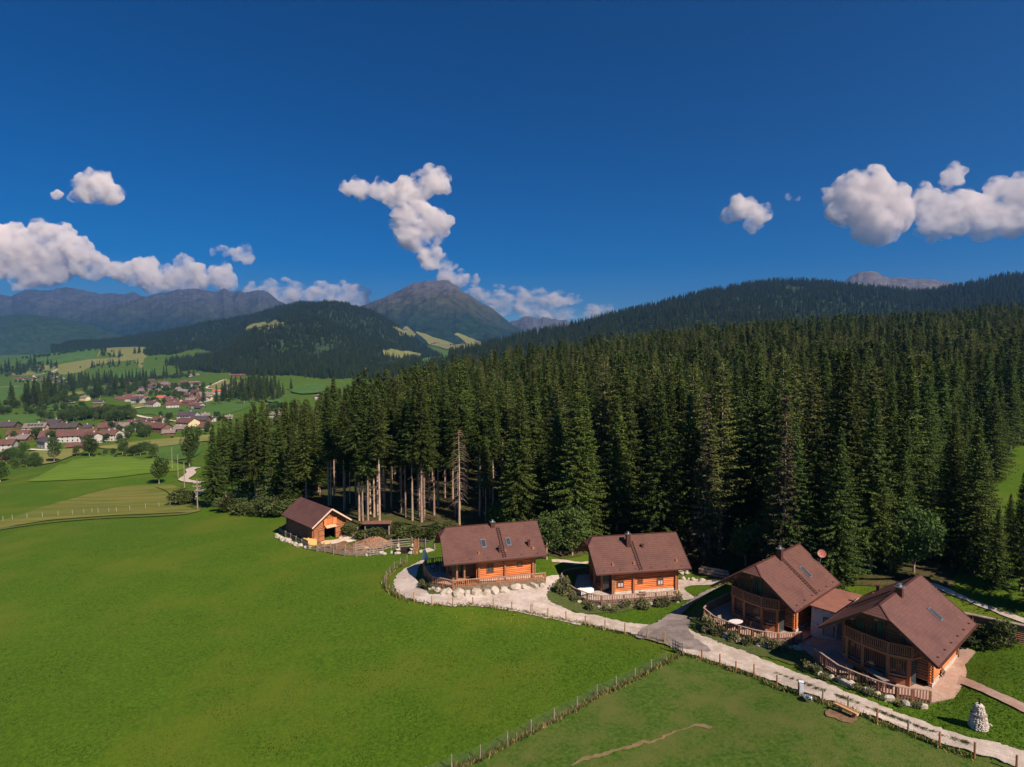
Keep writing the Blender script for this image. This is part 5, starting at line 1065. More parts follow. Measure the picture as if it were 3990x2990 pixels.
# stone oven
p = hit([(3812,2835)])[0]; ov = empty('stone_oven', tuple(p), .2, 'tall conical fieldstone garden oven with a dark flue on the lawn', 'oven')
def cone_stones(z0, z1, r0, r1, seed, name):
    m = MB(); m.tube((0,0,z0), (0,0,z1), r0*.93, r1*.93, 18); r = random.Random(seed); z = z0
    bmx = bmesh.new(); bmesh.ops.create_icosphere(bmx, subdivisions=2, radius=1); UV = [v.co.copy() for v in bmx.verts]; UF = [[v.index for v in f.verts] for f in bmx.faces]; bmx.free()
    while z < z1-.05:
        rad = r0+(r1-r0)*(z-z0)/(z1-z0); n = max(6, int(6.283*rad/.27)); a0 = r.random()*6
        for k in range(n):
            a = a0+6.283*k/n+r.uniform(-.08, .08); s = r.uniform(.10, .18); c = Vector((math.cos(a)*rad*.93, math.sin(a)*rad*.93, z+.08))
            m.add([c+Vector((v.x*s*r.uniform(.9, 1.1), v.y*s*1.1, v.z*s*.75)) for v in UV], UF)
        z += .17
    m.build(name, m_stone, ov)
ov.scale = (.60, .60, .72)
cone_stones(0, 1.45, .98, .70, 1, 'base'); cone_stones(1.53, 2.35, .60, .34, 2, 'upper_cone')
MB().tube((0,0,1.42), (0,0,1.53), .86, .86, 18).build('shelf', m_greywood, ov); MB().tube((0,0,2.35), (0,0,2.45), .38, .38, 18).build('cap', mat('pale_cap', (.66,.62,.56), None, 3), ov); MB().tube((0,0,2.4), (0,0,3.1), .11, .11, 12).build('flue', m_ladder, ov)
rocks([tuple(v) for v in hit(c2([(1840,1555),(1880,1560),(1855,1575)]))], 'flat stone lying on the grass beside the garden oven', 'stones beside the garden oven', .22, 15)
# trough bench, tub, power box, culvert
p0, p1 = [Vector(v) for v in hit(c2([(390,1415),(590,1505)]))]; th = empty('log_bench', tuple((p0+p1)/2), math.atan2(p1.y-p0.y, p1.x-p0.x), 'split-log bench standing on bare earth beside the track', 'bench'); Lh = (p1-p0).length/2*1.12
n = 8; sec = [(math.cos(math.pi+math.pi*k/n)*.21, math.sin(math.pi+math.pi*k/n)*.21+.62) for k in range(n+1)]+[(math.cos(-math.pi*k/n)*.15, math.sin(-math.pi*k/n)*.15+.63) for k in range(n+1)]
MB().prism([(-Lh, y, z) for y, z in sec], (2*Lh, 0, 0)).build('hollow_log', mat('peeled_log', (.60,.34,.17), (.72,.45,.24), 2.5, .7, stretch=(.3,1,1)), th)
for x in (-Lh*.6, Lh*.6): m = MB(); m.beam((x, -.22, 0), (x, .10, .50), .09, .09, up=(1,0,0)); m.beam((x+.1, .22, 0), (x+.1, -.10, .50), .09, .09, up=(1,0,0)); m.build('trestle', m_rail, th)
p = hit(c2([(125,1325)]))[0]; tb = empty('zinc_tub', tuple(p), 0, 'round grey metal tub on the grass beside the white meter box', 'tub')
V = []; n = 20
for r_, z_ in ((.30,0),(.40,.34),(.43,.36),(.38,.34),(.28,.05)): V += [(math.cos(k*6.283/n)*r_, math.sin(k*6.283/n)*r_, z_) for k in range(n)]
MB().add(V, [(a_*n+k, a_*n+n+k, a_*n+n+(k+1) % n, a_*n+(k+1) % n) for a_ in range(4) for k in range(n)]+[tuple(range(4*n, 5*n))]).build('tub_body', m_steel, tb)
for s in (-1, 1): MB().tube((s*.43, -.08, .30), (s*.43, .08, .30), .015, n=5).build('handle', m_wire, tb)
p = hit(c2([(52,1268)]))[0]; bx_ = empty('meter_box', tuple(p), -.35, 'white electricity meter box beside a fence post on the track', 'meter box')
MB().box(-.16, .16, -.13, .13, 0, 1.15).build('cabinet', mat('white_paint', (.70,.72,.76), None, 3, .5), bx_); MB().box(-.19, .19, -.16, .16, 1.15, 1.20).build('cabinet_lid', MATS['white_paint'], bx_); MB().box(-.13, .13, -.145, -.132, .2, 1.05).build('cabinet_door', MATS['white_paint'], bx_)
p = hit(c7([(613,485)]))[0]; o = MB().tube((0,0,0), (0,0,1.0), .02, n=6).build('marker_rod', mat('white_paint2', (.6,.65,.55), None, 3), loc=tuple(p)); tag(o, 'thin pale marker rod at the grass edge of the track', 'rod')
# barn yard things
p = hit(c5([(575,800)]))[0]
def bale(loc, rz, label, L=1.5, w=.8, h=1.0):
    m = MB(); bm = bmesh.new(); bmesh.ops.create_cube(bm, size=1); bmesh.ops.subdivide_edges(bm, edges=bm.edges[:], cuts=5, use_grid_fill=True)
    for v in bm.verts:
        q = v.co.copy(); v.co = Vector((q.x*L, q.y*w, (q.z+.5)*h))*1.0; k = fbm(np.array([q.x*4+loc[0]]), np.array([q.y*4+q.z*3]), 3, 3)[0]; v.co *= 1+.10*float(k)
    me = bpy.data.meshes.new('hay_bale'); bm.to_mesh(me); bm.free(); me.materials.append(m_hay); o = bpy.data.objects.new('hay_bale', me); COL.objects.link(o); o.location = loc; o.rotation_euler = (0, 0, rz); tag(o, label, 'hay bale')
bale(tuple(p), 2.3, 'duller square hay bale against the barn wall'); p = hit(c5([(630,815)]))[0]; bale(tuple(p), .6, 'bright yellow loose hay bale beside the barn corner', 1.4, 1.1, 1.05)
def heap(px, rx, ry, h, mt, name, label, cat):
    p = hit([px])[0]; n = 36; xs_, ys_ = np.meshgrid(np.linspace(-1, 1, n), np.linspace(-1, 1, n)); rr = np.sqrt(xs_**2+ys_**2); z = h*np.clip(1-rr**1.5, 0, 1)*(1+.5*fbm(xs_*3, ys_*3, 4, 6))-.12*(rr > .98)
    V = np.stack([xs_*rx, ys_*ry, z], -1).reshape(-1, 3); idx = np.arange(n*n).reshape(n, n); F = np.stack([idx[:-1,:-1], idx[:-1,1:], idx[1:,1:], idx[1:,:-1]], -1).reshape(-1, 4); ok = (rr.ravel()[F] < 1.05).all(1)
    o = mk(name, V, F[ok], mt, loc=(p[0], p[1], p[2]+.05)); tag(o, label, cat)
heap(c5([(1330,812)])[0], 3.6, 2.2, 1.3, mat('manure', (.19,.095,.05), (.34,.19,.11), 2.2, .95, bump=.2, detail=9), 'manure_heap', 'brown manure heap beside the barn yard', 'heap')
heap(c5([(1260,850)])[0], 1.0, .7, .45, mat('orange_earth', (.50,.24,.10), (.62,.34,.16), 2.2, .95), 'earth_mound', 'small orange earth mound at the foot of the manure heap', 'mound')
heap(c5([(810,790)])[0], 1.0, .7, .25, m_hay, 'hay_spill', 'loose hay spilled in the barn doorway', 'hay')
p = hit(c5([(1385,690)]))[0]; sh = empty('open_shed', tuple(p), .12, 'small dark open-fronted shed at the forest edge right of the barn', 'shed')
MB().box(-2.0, 2.2, 1.0, 1.12, 0, 2.0).build('rear_wall', m_greywood, sh); MB().box(2.1, 2.2, -.9, .99, 0, 1.9).build('side_wall', m_greywood, sh); MB().prism([(-2.4,-1.5,2.35),(2.5,-1.5,2.25),(2.5,1.4,1.95),(-2.4,1.4,2.05)], (0,0,.08)).build('roof', m_rail, sh)
for x in (-1.9, 2.1): MB().box(x-.07, x+.07, -1.1, -.96, -.2, 2.2).build('post', m_greywood, sh)
p = hit(c5([(1335,712)]))[0]; o = MB().prism([(-.55,0,0),(.35,0,0),(.1,0,1.1),(-.35,0,1.5)], (0,.12,0)).build('white_panel', mat('white_panel', (.70,.66,.60), None, 2, .6), loc=tuple(p)); o.rotation_euler = (0, 0, .5); tag(o, 'bright white panel leaning before the open shed', 'panel')
for q, hh_, lab in [((1138,845), 1.4, 'pale stake left of the small orange mound'), ((1268,850), 1.5, 'pale stake beside the small orange mound'), ((1243,780), 1.6, 'grey stake at the top of the manure heap')]:
    p = hit(c5([q]))[0]; o = MB().tube((0,0,-.2), (.05,0,hh_), .06, .05, 6).build('stake', m_newwood if 'pale' in lab else m_greywood, loc=tuple(p)); tag(o, lab, 'stake')
o = MB().box(-1.6, 1.6, -.1, 1.6, -.9, .45).build('culvert', m_dark, loc=tuple(hit(c5([(1705,905)]))[0])); tag(o, 'near-black block painted as the shade of a culvert opening between the two stone pillars', 'culvert')  # closed solid box; the darkness of the opening is put into its colour
# power poles
def pole(q, h_, label, arms=True):
    p = hit([q])[0]; e = empty('power_pole', tuple(p), .1, label, 'power pole'); MB().tube((0,0,-.3), (0,0,h_), .14, .10, 8).build('mast', m_greywood, e)
    if arms:
        for z, w_ in ((h_-.9, 1.6), (h_-1.7, 1.9)):
            a = MB().box(-w_/2, w_/2, -.06, .06, z-.07, z+.07).build('crossarm', m_greywood, e); k = MB()
            for x in (-w_*.45, -w_*.2, w_*.2, w_*.45): MB().tube((x, 0, z+.07), (x, 0, z+.28), .05, .04, 6).build('insulator', m_white, a)
    return e
pole((770,1988), 7.2, 'wooden power pole with two crossarms by the sandy track'); pole(cl([(1447,1335)])[0], 8.5, 'plain wooden pole left of the crossarm pole', False); pole(cl([(1396,1230)])[0], 8, 'thin pole beside the sandy track bend', False); pole(cl([(1350,1165)])[0], 8.5, 'thin pole at the green field edge', False)

# grass: blades over the near meadow and pasture, taller and drier along the fences
m_blade = mat('grass_blades', (.9,.9,.9), (1,1,1), 2, .8, tint=True, trans=.25, spec=.15)
def blades():
    r = np.random.default_rng(11); n = 170000
    Y = 1/(1/24+r.random(n)*(1/105-1/24)); X = (r.random(n)*1.86-.93)*Y
    col = np.array([.072,.145,.010])*(1+.9*np.clip(fbm(X*.35, Y*.35, 4, 2), -.6, .8)[:, None])*(.82+.36*r.random((n, 1)))
    past = inside(np.column_stack([X, Y]), hit(PAST, lo=12)); col[past] = col[past]*np.array([1.15,.92,1.2]); h = (.02+.05*r.random(n))*np.where(past, .8, 1)
    ban = np.zeros(n, bool); Q = np.column_stack([X, Y])
    for o in COL.objects:
        if o.name.split('.')[0] in ('gravel_yard','gravel_track','driveway','stone_path','brick_path','courtyard','terrace','forest_track','bare_earth','bare_trail','barn_yard','concrete_pad'):
            V = np.empty(len(o.data.vertices)*3); o.data.vertices.foreach_get('co', V); V = V.reshape(-1, 3)[:, :2]
            es = {}
            for p_ in o.data.polygons:
                vs = p_.vertices[:]
                for a, b in zip(vs, vs[1:]+vs[:1]): k = (min(a, b), max(a, b)); es[k] = es.get(k, 0)+1
            lo = V.min(0)-.1; hi = V.max(0)+.1; sel = np.where(((Q > lo) & (Q < hi)).all(1))[0]; ins = np.zeros(len(sel), bool); x = Q[sel, 0]; y = Q[sel, 1]
            if o.name.startswith('terrace'): continue
            for (a, b), c in es.items():
                if c == 1:
                    x1, y1 = V[a]; x2, y2 = V[b]
                    if y1 != y2: ins ^= ((y1 > y) != (y2 > y)) & (x < (x2-x1)*(y-y1)/(y2-y1)+x1)
            ban[sel[ins]] = True
    for k in 'ABCD': ban |= inside(Q, [loc2w(k, p) for p in FEN[k]+[(14,-5),(14,5)]])
    k = ~ban; X, Y, col, h = X[k], Y[k], col[k], h[k]
    # dry tufts under the fences
    for F_, m_ in ((DG, 3000), (RC, 1500), (RB, 1100), (LOOP, 800)):
        A = np.array([tuple(v) for v in F_])[:, :2]; seg = r.integers(0, len(A)-1, m_); t = r.random((m_, 1)); p = A[seg]*(1-t)+A[seg+1]*t+r.normal(0, .16, (m_, 2))
        c = np.where(r.random((m_, 1)) < .55, np.array([[.34,.27,.11]]), np.array([[.09,.14,.02]]))*(.6+.7*r.random((m_, 1)))
        X = np.append(X, p[:, 0]); Y = np.append(Y, p[:, 1]); col = np.vstack([col, c]); h = np.append(h, .16+.26*r.random(m_))
    m_ = 7000; q = _c[r.integers(0, len(_c), m_)]+r.normal(0, .16, (m_, 2)); kp = fbm(q[:, 0]*.9, q[:, 1]*.9, 3, 8) > -.05; q = q[kp]
    q2 = _c[r.integers(0, len(_c), 5000)]+np.array([0., 0.])+r.normal(0, .1, (5000, 2)); q2 = q2[fbm(q2[:, 0]*.7, q2[:, 1]*.7, 3, 18) > .1]; q = np.vstack([q, q2])
    X = np.append(X, q[:, 0]); Y = np.append(Y, q[:, 1]); col = np.vstack([col, np.array([[.085,.115,.025]])*(.7+.6*r.random((len(q), 1)))]); h = np.append(h, .13+.04*r.random(len(q)))
    n = len(X); Z = gz(X, Y); a = r.random(n)*6.283; w = (.018+.022*r.random(n))*(1+Y/60); ln = r.normal(0, .35, (n, 2))*h[:, None]
    B = np.column_stack([X, Y, Z-.01]); d = np.column_stack([np.cos(a)*w, np.sin(a)*w, 0*a]); T = B+np.column_stack([ln, h+.06])
    o = mk('grass', np.stack([B-d, B+d, T], 1).reshape(-1, 3), np.arange(n*3).reshape(n, 3), m_blade, col=np.repeat(col, 3, 0)); tag(o, 'grass blades over the near meadow and the dry fence strips', kind='stuff')
    m_ = 110; c = hit([(1990,2425)])[0]; x = c[0]+r.normal(0, 2.6, m_); y = c[1]+r.normal(0, 1.3, m_); z = gz(x, y)+.14; a = r.random(m_)*6.28
    B = np.column_stack([x, y, z]); d = np.column_stack([np.cos(a)*.03, np.sin(a)*.03, 0*a]); e_ = np.column_stack([-np.sin(a)*.03, np.cos(a)*.03, 0*a+.02])
    o = mk('meadow_flowers', np.stack([B-d, B-e_, B+d, B+e_], 1).reshape(-1, 3), np.arange(m_*4).reshape(m_, 4), mat('yellow_petals', (.70,.55,.03), None, 3)); tag(o, 'scattered yellow flowers in the meadow below the gravel yard', kind='stuff')
blades()

for i, q in enumerate(c5([(832,368),(857,372),(1008,432),(1182,548),(1305,470),(1352,505),(1392,480),(1412,585),(1548,415),(1712,512),(1790,552),(1872,500),(1925,542),(2040,488),(2087,385),(1988,392)])+c4([(900,195)])):
    p = hit([q])[0]; plant(f'tall{i % 4}', p[0], p[1], random.uniform(.86, 1.0), z=p[2], label='slim spruce of the front row, bare sunlit trunk, above the shrubby slope behind the barn and leftmost chalet'.replace(' and leftmost chalet', ''), group='slim bare-trunked spruces of the front row')
# ------------------------------------------------------------------ valley fields, lanes, village
r2 = lambda p: cpx((0,1400), 4.144, p); r3 = lambda p: cpx((400,1400), 3.16, p)
def field(P, mt, off=.5, lo=120, st=4, rg=1.5, gr=14, name='field', surf=gz, hi=7000, label=None):
    try: return px_sheet(name, P, mt, off, lo=lo, hi=hi, st=st, ragged=rg, grid=gr, surf=surf, label=label)
    except Exception as ex: print('field', name, ex)
field(cl([(230,1262),(420,1258),(600,1250),(900,1232),(1150,1202),(1380,1182),(1450,1155),(1440,1120),(1350,1100),(1200,1085),(1050,1078),(900,1072),(700,1078),(560,1098),(470,1130),(400,1170),(320,1215)]), m_lime, .25, st=2, rg=.6, gr=5, label='lime-green mown crest of the field on the left')
field(cl([(-60,1590),(150,1530),(330,1465),(560,1400),(760,1345),(900,1312),(1060,1295),(1170,1290),(1260,1330),(1380,1385),(1480,1400),(1560,1420),(1560,1500),(1400,1508),(1150,1520),(900,1530),(600,1550),(300,1580),(-60,1640)]), m_mown, .18, lo=80, st=1.5, rg=.6, gr=4, name='mown_field', label='olive mown strip above the bright meadow')
field(cl([(-60,1655),(300,1600),(600,1570),(900,1550),(1180,1540),(1400,1528),(1500,1515),(1500,1508),(1150,1532),(900,1542),(600,1562),(300,1592),(-60,1645)]), mat('track_grass', (.085,.115,.02), (.12,.14,.035), 1, .9), .2, lo=80, st=1, rg=.3, gr=3, name='mown_strip')
field(cl([(1180,1290),(1330,1290),(1440,1330),(1450,1400),(1380,1380),(1270,1325)]), m_mown, .2, lo=90, st=1.5, rg=.5, gr=4)
GOLD = [cl([(770,992),(1000,965),(1300,930),(1580,905),(1680,905),(1660,945),(1500,962),(1250,995),(1000,1012),(820,1008)]), cl([(175,1092),(250,1035),(500,1012),(640,1010),(640,1040),(540,1075),(450,1112),(330,1132),(200,1125)]),
 cl([(800,218),(1000,200),(1135,205),(1130,255),(1040,285),(950,287),(860,258),(810,235)]), cl([(440,352),(600,322),(760,300),(900,290),(1120,268),(1130,300),(940,320),(800,345),(700,372),(600,410),(450,422),(400,400)]),
 cl([(20,238),(200,225),(190,246),(30,252)]), cl([(1660,505),(1730,480),(1800,467),(1930,478),(1918,528),(1780,532),(1650,527)]), cl([(875,682),(1000,668),(1122,660),(1130,682),(1000,702),(900,698)]), cl([(470,577),(560,566),(660,560),(600,590),(480,602)]), cl([(300,355),(420,352),(430,385),(330,392),(290,375)]), cl([(100,415),(250,400),(270,425),(110,432)]), cl([(2110,620),(2180,640),(2212,680),(2130,690),(2090,660)])]
for P in GOLD: field(P, m_gold, .8, lo=330, label='pale golden mown field in the valley')
GREEN = [cl([(1040,700),(1300,690),(1500,655),(1700,610),(1880,585),(1960,660),(1900,700),(1700,745),(1400,745),(1240,750),(1060,725)]), cl([(0,745),(300,720),(600,705),(770,715),(720,745),(520,790),(300,815),(0,815)]), cl([(0,520),(250,505),(510,490),(515,560),(460,580),(300,570),(120,620),(0,655)]),
 cl([(185,305),(380,240),(520,215),(780,208),(740,290),(620,300),(440,335),(380,325),(500,285)]), cl([(740,470),(900,420),(1100,385),(1280,392),(1180,430),(1000,470),(880,480)]), cl([(250,700),(420,655),(610,670),(600,695),(400,705)]), cl([(640,600),(720,520),(800,545),(700,600)]), cl([(1590,535),(1700,530),(1690,560),(1620,580)]), cl([(1130,1000),(1400,975),(1570,960),(1570,1040),(1450,1090),(1250,1080),(1200,1030)]), cl([(2095,570),(2150,590),(2212,640),(2212,660),(2110,650)])]
for P in GREEN: field(P, m_green, .6, lo=330, label='deep green hay field in the valley')
HS = hill_surf('forest_hill', 'ground'); HR = hill_surf('forest_hill', 'forest_ridge', 'pointed_mountain', 'ground')
for P, mt, nm in ((CLEAR1, m_gold, 'bright clearing high on the wooded middle hill'), (CLEAR_D, m_gold, 'bright yellow field in the gap of the side valley'), (CLEAR_E, m_green, 'green field at the foot of the right ridge'), (CLEAR_F, m_green, 'green field below the wooded hill, behind the near spruces'), (CLEAR_G, m_green, 'green slope seen through the gap of the spruce clump')):
    field(P, mt, 3.0, surf=HS, lo=900, hi=4200, st=12, rg=4, gr=30, label=nm)
for P, nm in ((CLEAR_A, 'narrow alpine pasture on the upper side-valley slope'), (CLEAR_B, 'alpine pastures with farmhouses in the side valley'), (CLEAR_C, 'thin pasture strip in the side valley')):
    field(P, m_gold, 5.0, surf=HR, lo=1400, hi=7600, st=20, rg=6, gr=50, label=nm)
def lane(P, w, mt, name, label=None, lo=100, off=1.1):
    C = hit(P, lo=lo); C = resample(C[:, :2], 3, closed=False); d = np.gradient(C, axis=0); n = np.stack([-d[:, 1], d[:, 0]], 1); n /= np.linalg.norm(n, axis=1)[:, None]+1e-9
    A = C+n*w/2; B = C-n*w/2; X = np.stack([A, B], 1).reshape(-1, 2); V = np.column_stack([X, gz(X[:, 0], X[:, 1])+off]); k = len(C)
    F = np.array([[2*i, 2*i+1, 2*i+3, 2*i+2] for i in range(k-1)]); o = mk(name, V, F, mt, smooth=True); tag(o, label, kind='structure')
lane(cl([(1590,1320),(1540,1360),(1490,1400),(1470,1430)]), 2.8, m_track, 'sandy_track', lo=60, off=.35); lane(cl([(1545,1155),(1490,1172),(1500,1195),(1470,1225),(1435,1250),(1500,1268),(1600,1275)]), 3.0, m_track, 'sandy_track', off=.35)
lane(cl([(450,378),(420,398),(330,420),(262,435),(285,448)]), 5, m_conc, 'valley_lane'); lane(cl([(1025,745),(1120,760),(1230,775),(1400,800)]), 5, m_conc, 'valley_lane'); lane(cl([(1125,678),(1000,703),(880,712)]), 5, m_conc, 'valley_lane')
lane(cl([(1700,540),(1620,528),(1720,480),(1770,462)]), 5, m_conc, 'valley_lane'); lane(cl([(230,1018),(400,1025),(480,1022)]), 4, m_conc, 'valley_lane'); lane(cl([(165,1120),(260,1125)]), 4, m_conc, 'valley_lane')
lane(cl([(-20,525),(150,518)]), 4, m_conc, 'valley_lane')
VM = {'brown': mat('brown_roof', (.115,.055,.045), (.165,.080,.065), .5, .7), 'dark': mat('dark_roof', (.065,.050,.050), (.10,.08,.08), .5, .6), 'grey': mat('grey_roof', (.17,.135,.12), (.25,.20,.175), .5, .8), 'red': mat('red_roof', (.42,.11,.055), (.52,.16,.08), .5, .7)}
VW = {'white': mat('white_wall', (.44,.41,.38), (.54,.50,.46), .3, .9), 'cream': mat('cream_wall', (.72,.58,.33), (.80,.66,.42), .3, .9), 'wood': mat('wood_wall', (.16,.09,.055), (.24,.14,.09), .6, .8), 'peach': mat('peach_wall', (.75,.48,.30), (.80,.55,.38), .3, .9)}
def village_house(px, wpx, roof, wall, rz, label, group=None, asp=.72, fl=2, solar=False, k=1.):
    p = hit([px], lo=330)[0]; Lm = .92*wpx*math.hypot(p[0], p[1])/FPX; Wm = min(max(Lm*asp, 6), 14); h_ = (2.8*fl)*k; 
    e = empty('village_house', (p[0], p[1], p[2]-.5), rz, label, 'house', group); L, W2, ov = Lm/2, Wm/2, .9; rh = W2*.55
    m = MB().box(-L, L, -W2, W2, -1.5, h_); m.prism([(-L, -W2, h_), (-L, W2, h_), (-L, 0, h_+rh)], (2*L, 0, 0)); w = m.build('wall', VW[wall], e)
    m = MB(); 
    for s in (-1, 1): m.prism([(-L-ov, s*(W2+ov), h_-ov*.55+.02), (L+ov, s*(W2+ov), h_-ov*.55+.02), (L+ov, 0, h_+rh+.03), (-L-ov, 0, h_+rh+.03)], (0, 0, .28))
    ro = m.build('roof', VM[roof], e); MB().box(L*.3-.4, L*.3+.4, -.4, .4, h_+rh-.5, h_+rh+1.3).build('chimney', m_white, ro)
    if solar:
        m = MB(); s = -1
        for i in range(5): x = -L*.7+i*L*.32; m.prism([(x, -W2*.8, h_+rh*.2+.4), (x+L*.22, -W2*.8, h_+rh*.2+.4), (x+L*.22, -W2*.3, h_+rh*.7+.4), (x, -W2*.3, h_+rh*.7+.4)], (0, 0, .1))
        m.build('solar_panels', m_glass, ro)
    n = max(2, int(Lm/3.2))
    for f in range(fl):
        m = MB()
        for i in range(n):
            x = -L+Lm*(i+.5)/n; b_ = (x-.45, x+.45, -W2-.06, -W2+.1, 1.0+2.8*f*k, 2.3+2.8*f*k)
            if wpx > 22: MB().box(*b_).build('window', m_glass, e)
            else: m.box(*b_)
        if wpx <= 22: m.build('window_row', m_glass, e)
    for s in (-1, 1):
        m = MB(); 
        for yy in (-W2*.45, W2*.45): m.box(s*L-.06, s*L+.06, yy-.45, yy+.45, 1.0, 2.3)
        m.build('gable_windows', m_glass, e)
    if wall != 'wood' and fl > 1: MB().box(-L-.6, -L-.01, -W2*.9, W2*.9, h_-2.9, h_-1.9).build('balcony', VW['wood'], e)
    return e
GN = {'brown':'brown-roofed','dark':'dark-roofed','grey':'grey-roofed','red':'red-roofed'}
HOUSES_BIG = [  # region2 coordinates: x, base y, width, roof, wall, rot, floors, label
 (1130,1320,640,'brown','white',.42,2,'largest long brown-roofed farmhouse in the lower village'), (590,1235,230,'grey','peach',.35,3,'peach-walled hotel with solar panels on its roof'), (1000,1180,420,'dark','wood',.2,2,'long dark-roofed barn behind the largest farmhouse'),
 (320,1240,230,'brown','wood',.3,1,'reddish low barn left of the peach hotel'), (330,1320,230,'grey','wood',.1,1,'low grey-roofed shed below the reddish barn'), (770,1420,230,'dark','white',-.5,2,'white chalet-style house below the largest farmhouse'), (60,1470,260,'brown','white',.3,2,'white house cut by the left edge, brown roof'),
 (1250,1440,220,'brown','wood',.4,1,'small brown barn behind the roadside trees'), (1500,1340,260,'brown','white',-.5,2,'brown-roofed house with a long white ground floor'), (1720,1310,250,'brown','white',.3,2,'brown-roofed white house right of the largest farmhouse'), (1980,1270,170,'grey','wood',.25,1,'grey shed at the right end of the farm row'),
 (100,1110,260,'dark','wood',.2,1,'dark low house at the far left of the lower village'), (880,1050,190,'dark','wood',0,1,'dark roof with two white chimneys above the village'), (1380,1130,170,'dark','cream',.3,1,'small dark-roofed house behind the big farmhouse'), (1680,930,160,'grey','white',.2,2,'small white house alone beside the lane'), (1990,930,190,'dark','cream',.25,2,'cream villa with a dark hipped roof'),
 (1620,800,160,'brown','white',.3,1,'brown-roofed farmhouse beside the small barn in mid valley'), (1590,700,120,'dark','white',.2,1,'dark-roofed house above the mid valley farmhouse'), (1130,700,100,'grey','white',.1,1,'rounded white hall at the wood edge'), (1370,665,110,'grey','cream',-.2,2,'cream-gabled house in the wood beyond the white hall'), (30,1640,150,'brown','wood',.2,1,'brown barn roof at the left edge below the white house'), (1790,1120,270,'brown','wood',.4,1,'dark purple-brown roof cluster at the village centre')]
for x, y, w, rf, wl, rz, fl, lab in HOUSES_BIG: village_house(r2([(x, y)])[0], w/4.144, rf, wl, rz, lab, asp=.42 if w > 380 else .7, fl=fl, solar='solar' in lab)
SMALL = {  # region3 coordinates
 'the right half of the lower village': [(90,850,200,'brown','wood',1),(130,990,200,'brown','white',2),(230,880,170,'grey','wood',1),(330,890,180,'grey','white',2),(450,860,170,'grey','wood',1),(520,830,150,'brown','wood',1),(700,800,130,'brown','cream',2),(600,890,190,'brown','cream',2),(720,900,190,'brown','wood',2),(820,930,120,'grey','wood',1),(940,880,140,'grey','wood',1),(1050,830,200,'brown','cream',2),(1200,800,190,'dark','wood',2),(1270,860,130,'brown','cream',1),(1060,740,200,'dark','white',2),(1240,715,120,'grey','white',1),(1340,760,110,'dark','white',1),(1460,750,100,'brown','cream',1),(1550,730,80,'grey','white',1),(2140,730,130,'grey','white',2),(2160,770,100,'dark','white',1),(380,800,110,'brown','wood',1),(530,790,120,'dark','wood',1)],
 'the upper village on the slope': [(860,600,130,'brown','white',2),(910,560,130,'brown','cream',2),(840,530,130,'brown','cream',1),(740,490,110,'red','white',1),(820,500,100,'brown','wood',1),(1020,560,130,'brown','wood',1),(1100,520,120,'grey','white',1),(1150,550,110,'brown','white',1),(1230,530,120,'brown','white',2),(1300,510,120,'dark','white',1),(1270,470,130,'grey','white',2),(1140,430,90,'dark','white',2),(1050,460,110,'brown','wood',1),(1040,410,90,'grey','wood',1),(960,380,90,'grey','white',1),(900,340,100,'grey','wood',1),(1150,330,110,'brown','white',2),(1180,360,110,'brown','cream',1),(1130,365,90,'brown','wood',1),(1420,430,100,'red','white',2),(1560,380,100,'dark','white',3),(1520,460,160,'grey','white',1),(780,320,110,'grey','wood',1),(520,400,130,'grey','white',1),(440,540,110,'dark','white',2),(360,520,110,'brown','white',2),(350,470,110,'brown','wood',1),(240,500,110,'brown','wood',1),(450,490,70,'grey','white',2),(545,520,50,'grey','white',2),(270,510,90,'brown','wood',1),(680,410,40,'grey','white',2),(905,430,40,'dark','white',2),(610,340,100,'brown','wood',1),(610,275,80,'brown','wood',1),(670,220,70,'brown','wood',1),(100,340,70,'brown','white',1),(300,310,130,'brown','wood',1),(1110,205,130,'grey','white',1),(1680,210,150,'brown','wood',1),(1590,190,50,'dark','white',1)],
}
n_ = 0
SR = random.Random(31)
for zn, L_ in SMALL.items():
    for (x, y, w, rf, wl, fl) in L_:
        lab = f'small {GN[rf]} house with {wl if wl != "wood" else "brown wooden"} walls in {zn}'
        village_house(r3([(x, y)])[0], w/3.16, rf, wl, SR.uniform(-.5, .6), lab, lab.replace('small ', '').replace(' house', ' houses'), fl=fl, asp=.8)
_z = 'scattered through the village trees'
for i in range(34):
    x = 420+SR.random()*930; y = 300+.0*x+SR.random()*320
    if y > 250+x*.35+120 or y < 240: y = 300+SR.random()*180
    rf = SR.choice(['brown','grey','dark','brown','brown']); wl = SR.choice(['white','wood','cream','wood']); lab = f'{GN[rf]} house with {wl if wl != "wood" else "dark wooden"} walls half hidden among the upper village trees'
    village_house(r3([(x, y)])[0], SR.uniform(80, 125)/3.16, rf, wl, SR.uniform(-.6, .7), lab, lab.replace(' house', ' houses'), fl=SR.choice([1, 1, 2]), asp=.8)
for (x, y, w, rf, wl) in [(310,335,90,'brown','white'),(430,330,90,'dark','white'),(510,345,110,'brown','cream'),(650,300,60,'dark','wood'),(700,350,80,'brown','white'),(770,345,80,'dark','white'),(860,300,90,'brown','white'),(840,365,80,'dark','white'),(920,370,80,'brown','white'),(990,320,70,'grey','white'),(1060,370,70,'brown','white'),(980,350,60,'dark','white')]:
    lab = f'tiny {GN[rf]} {wl if wl != "wood" else "wooden"} house in the small far hamlet'; village_house(r2([(x, y)])[0], w/4.144, rf, wl, SR.uniform(-.4, .4), lab, lab.replace('house', 'houses'), fl=1, asp=.8)
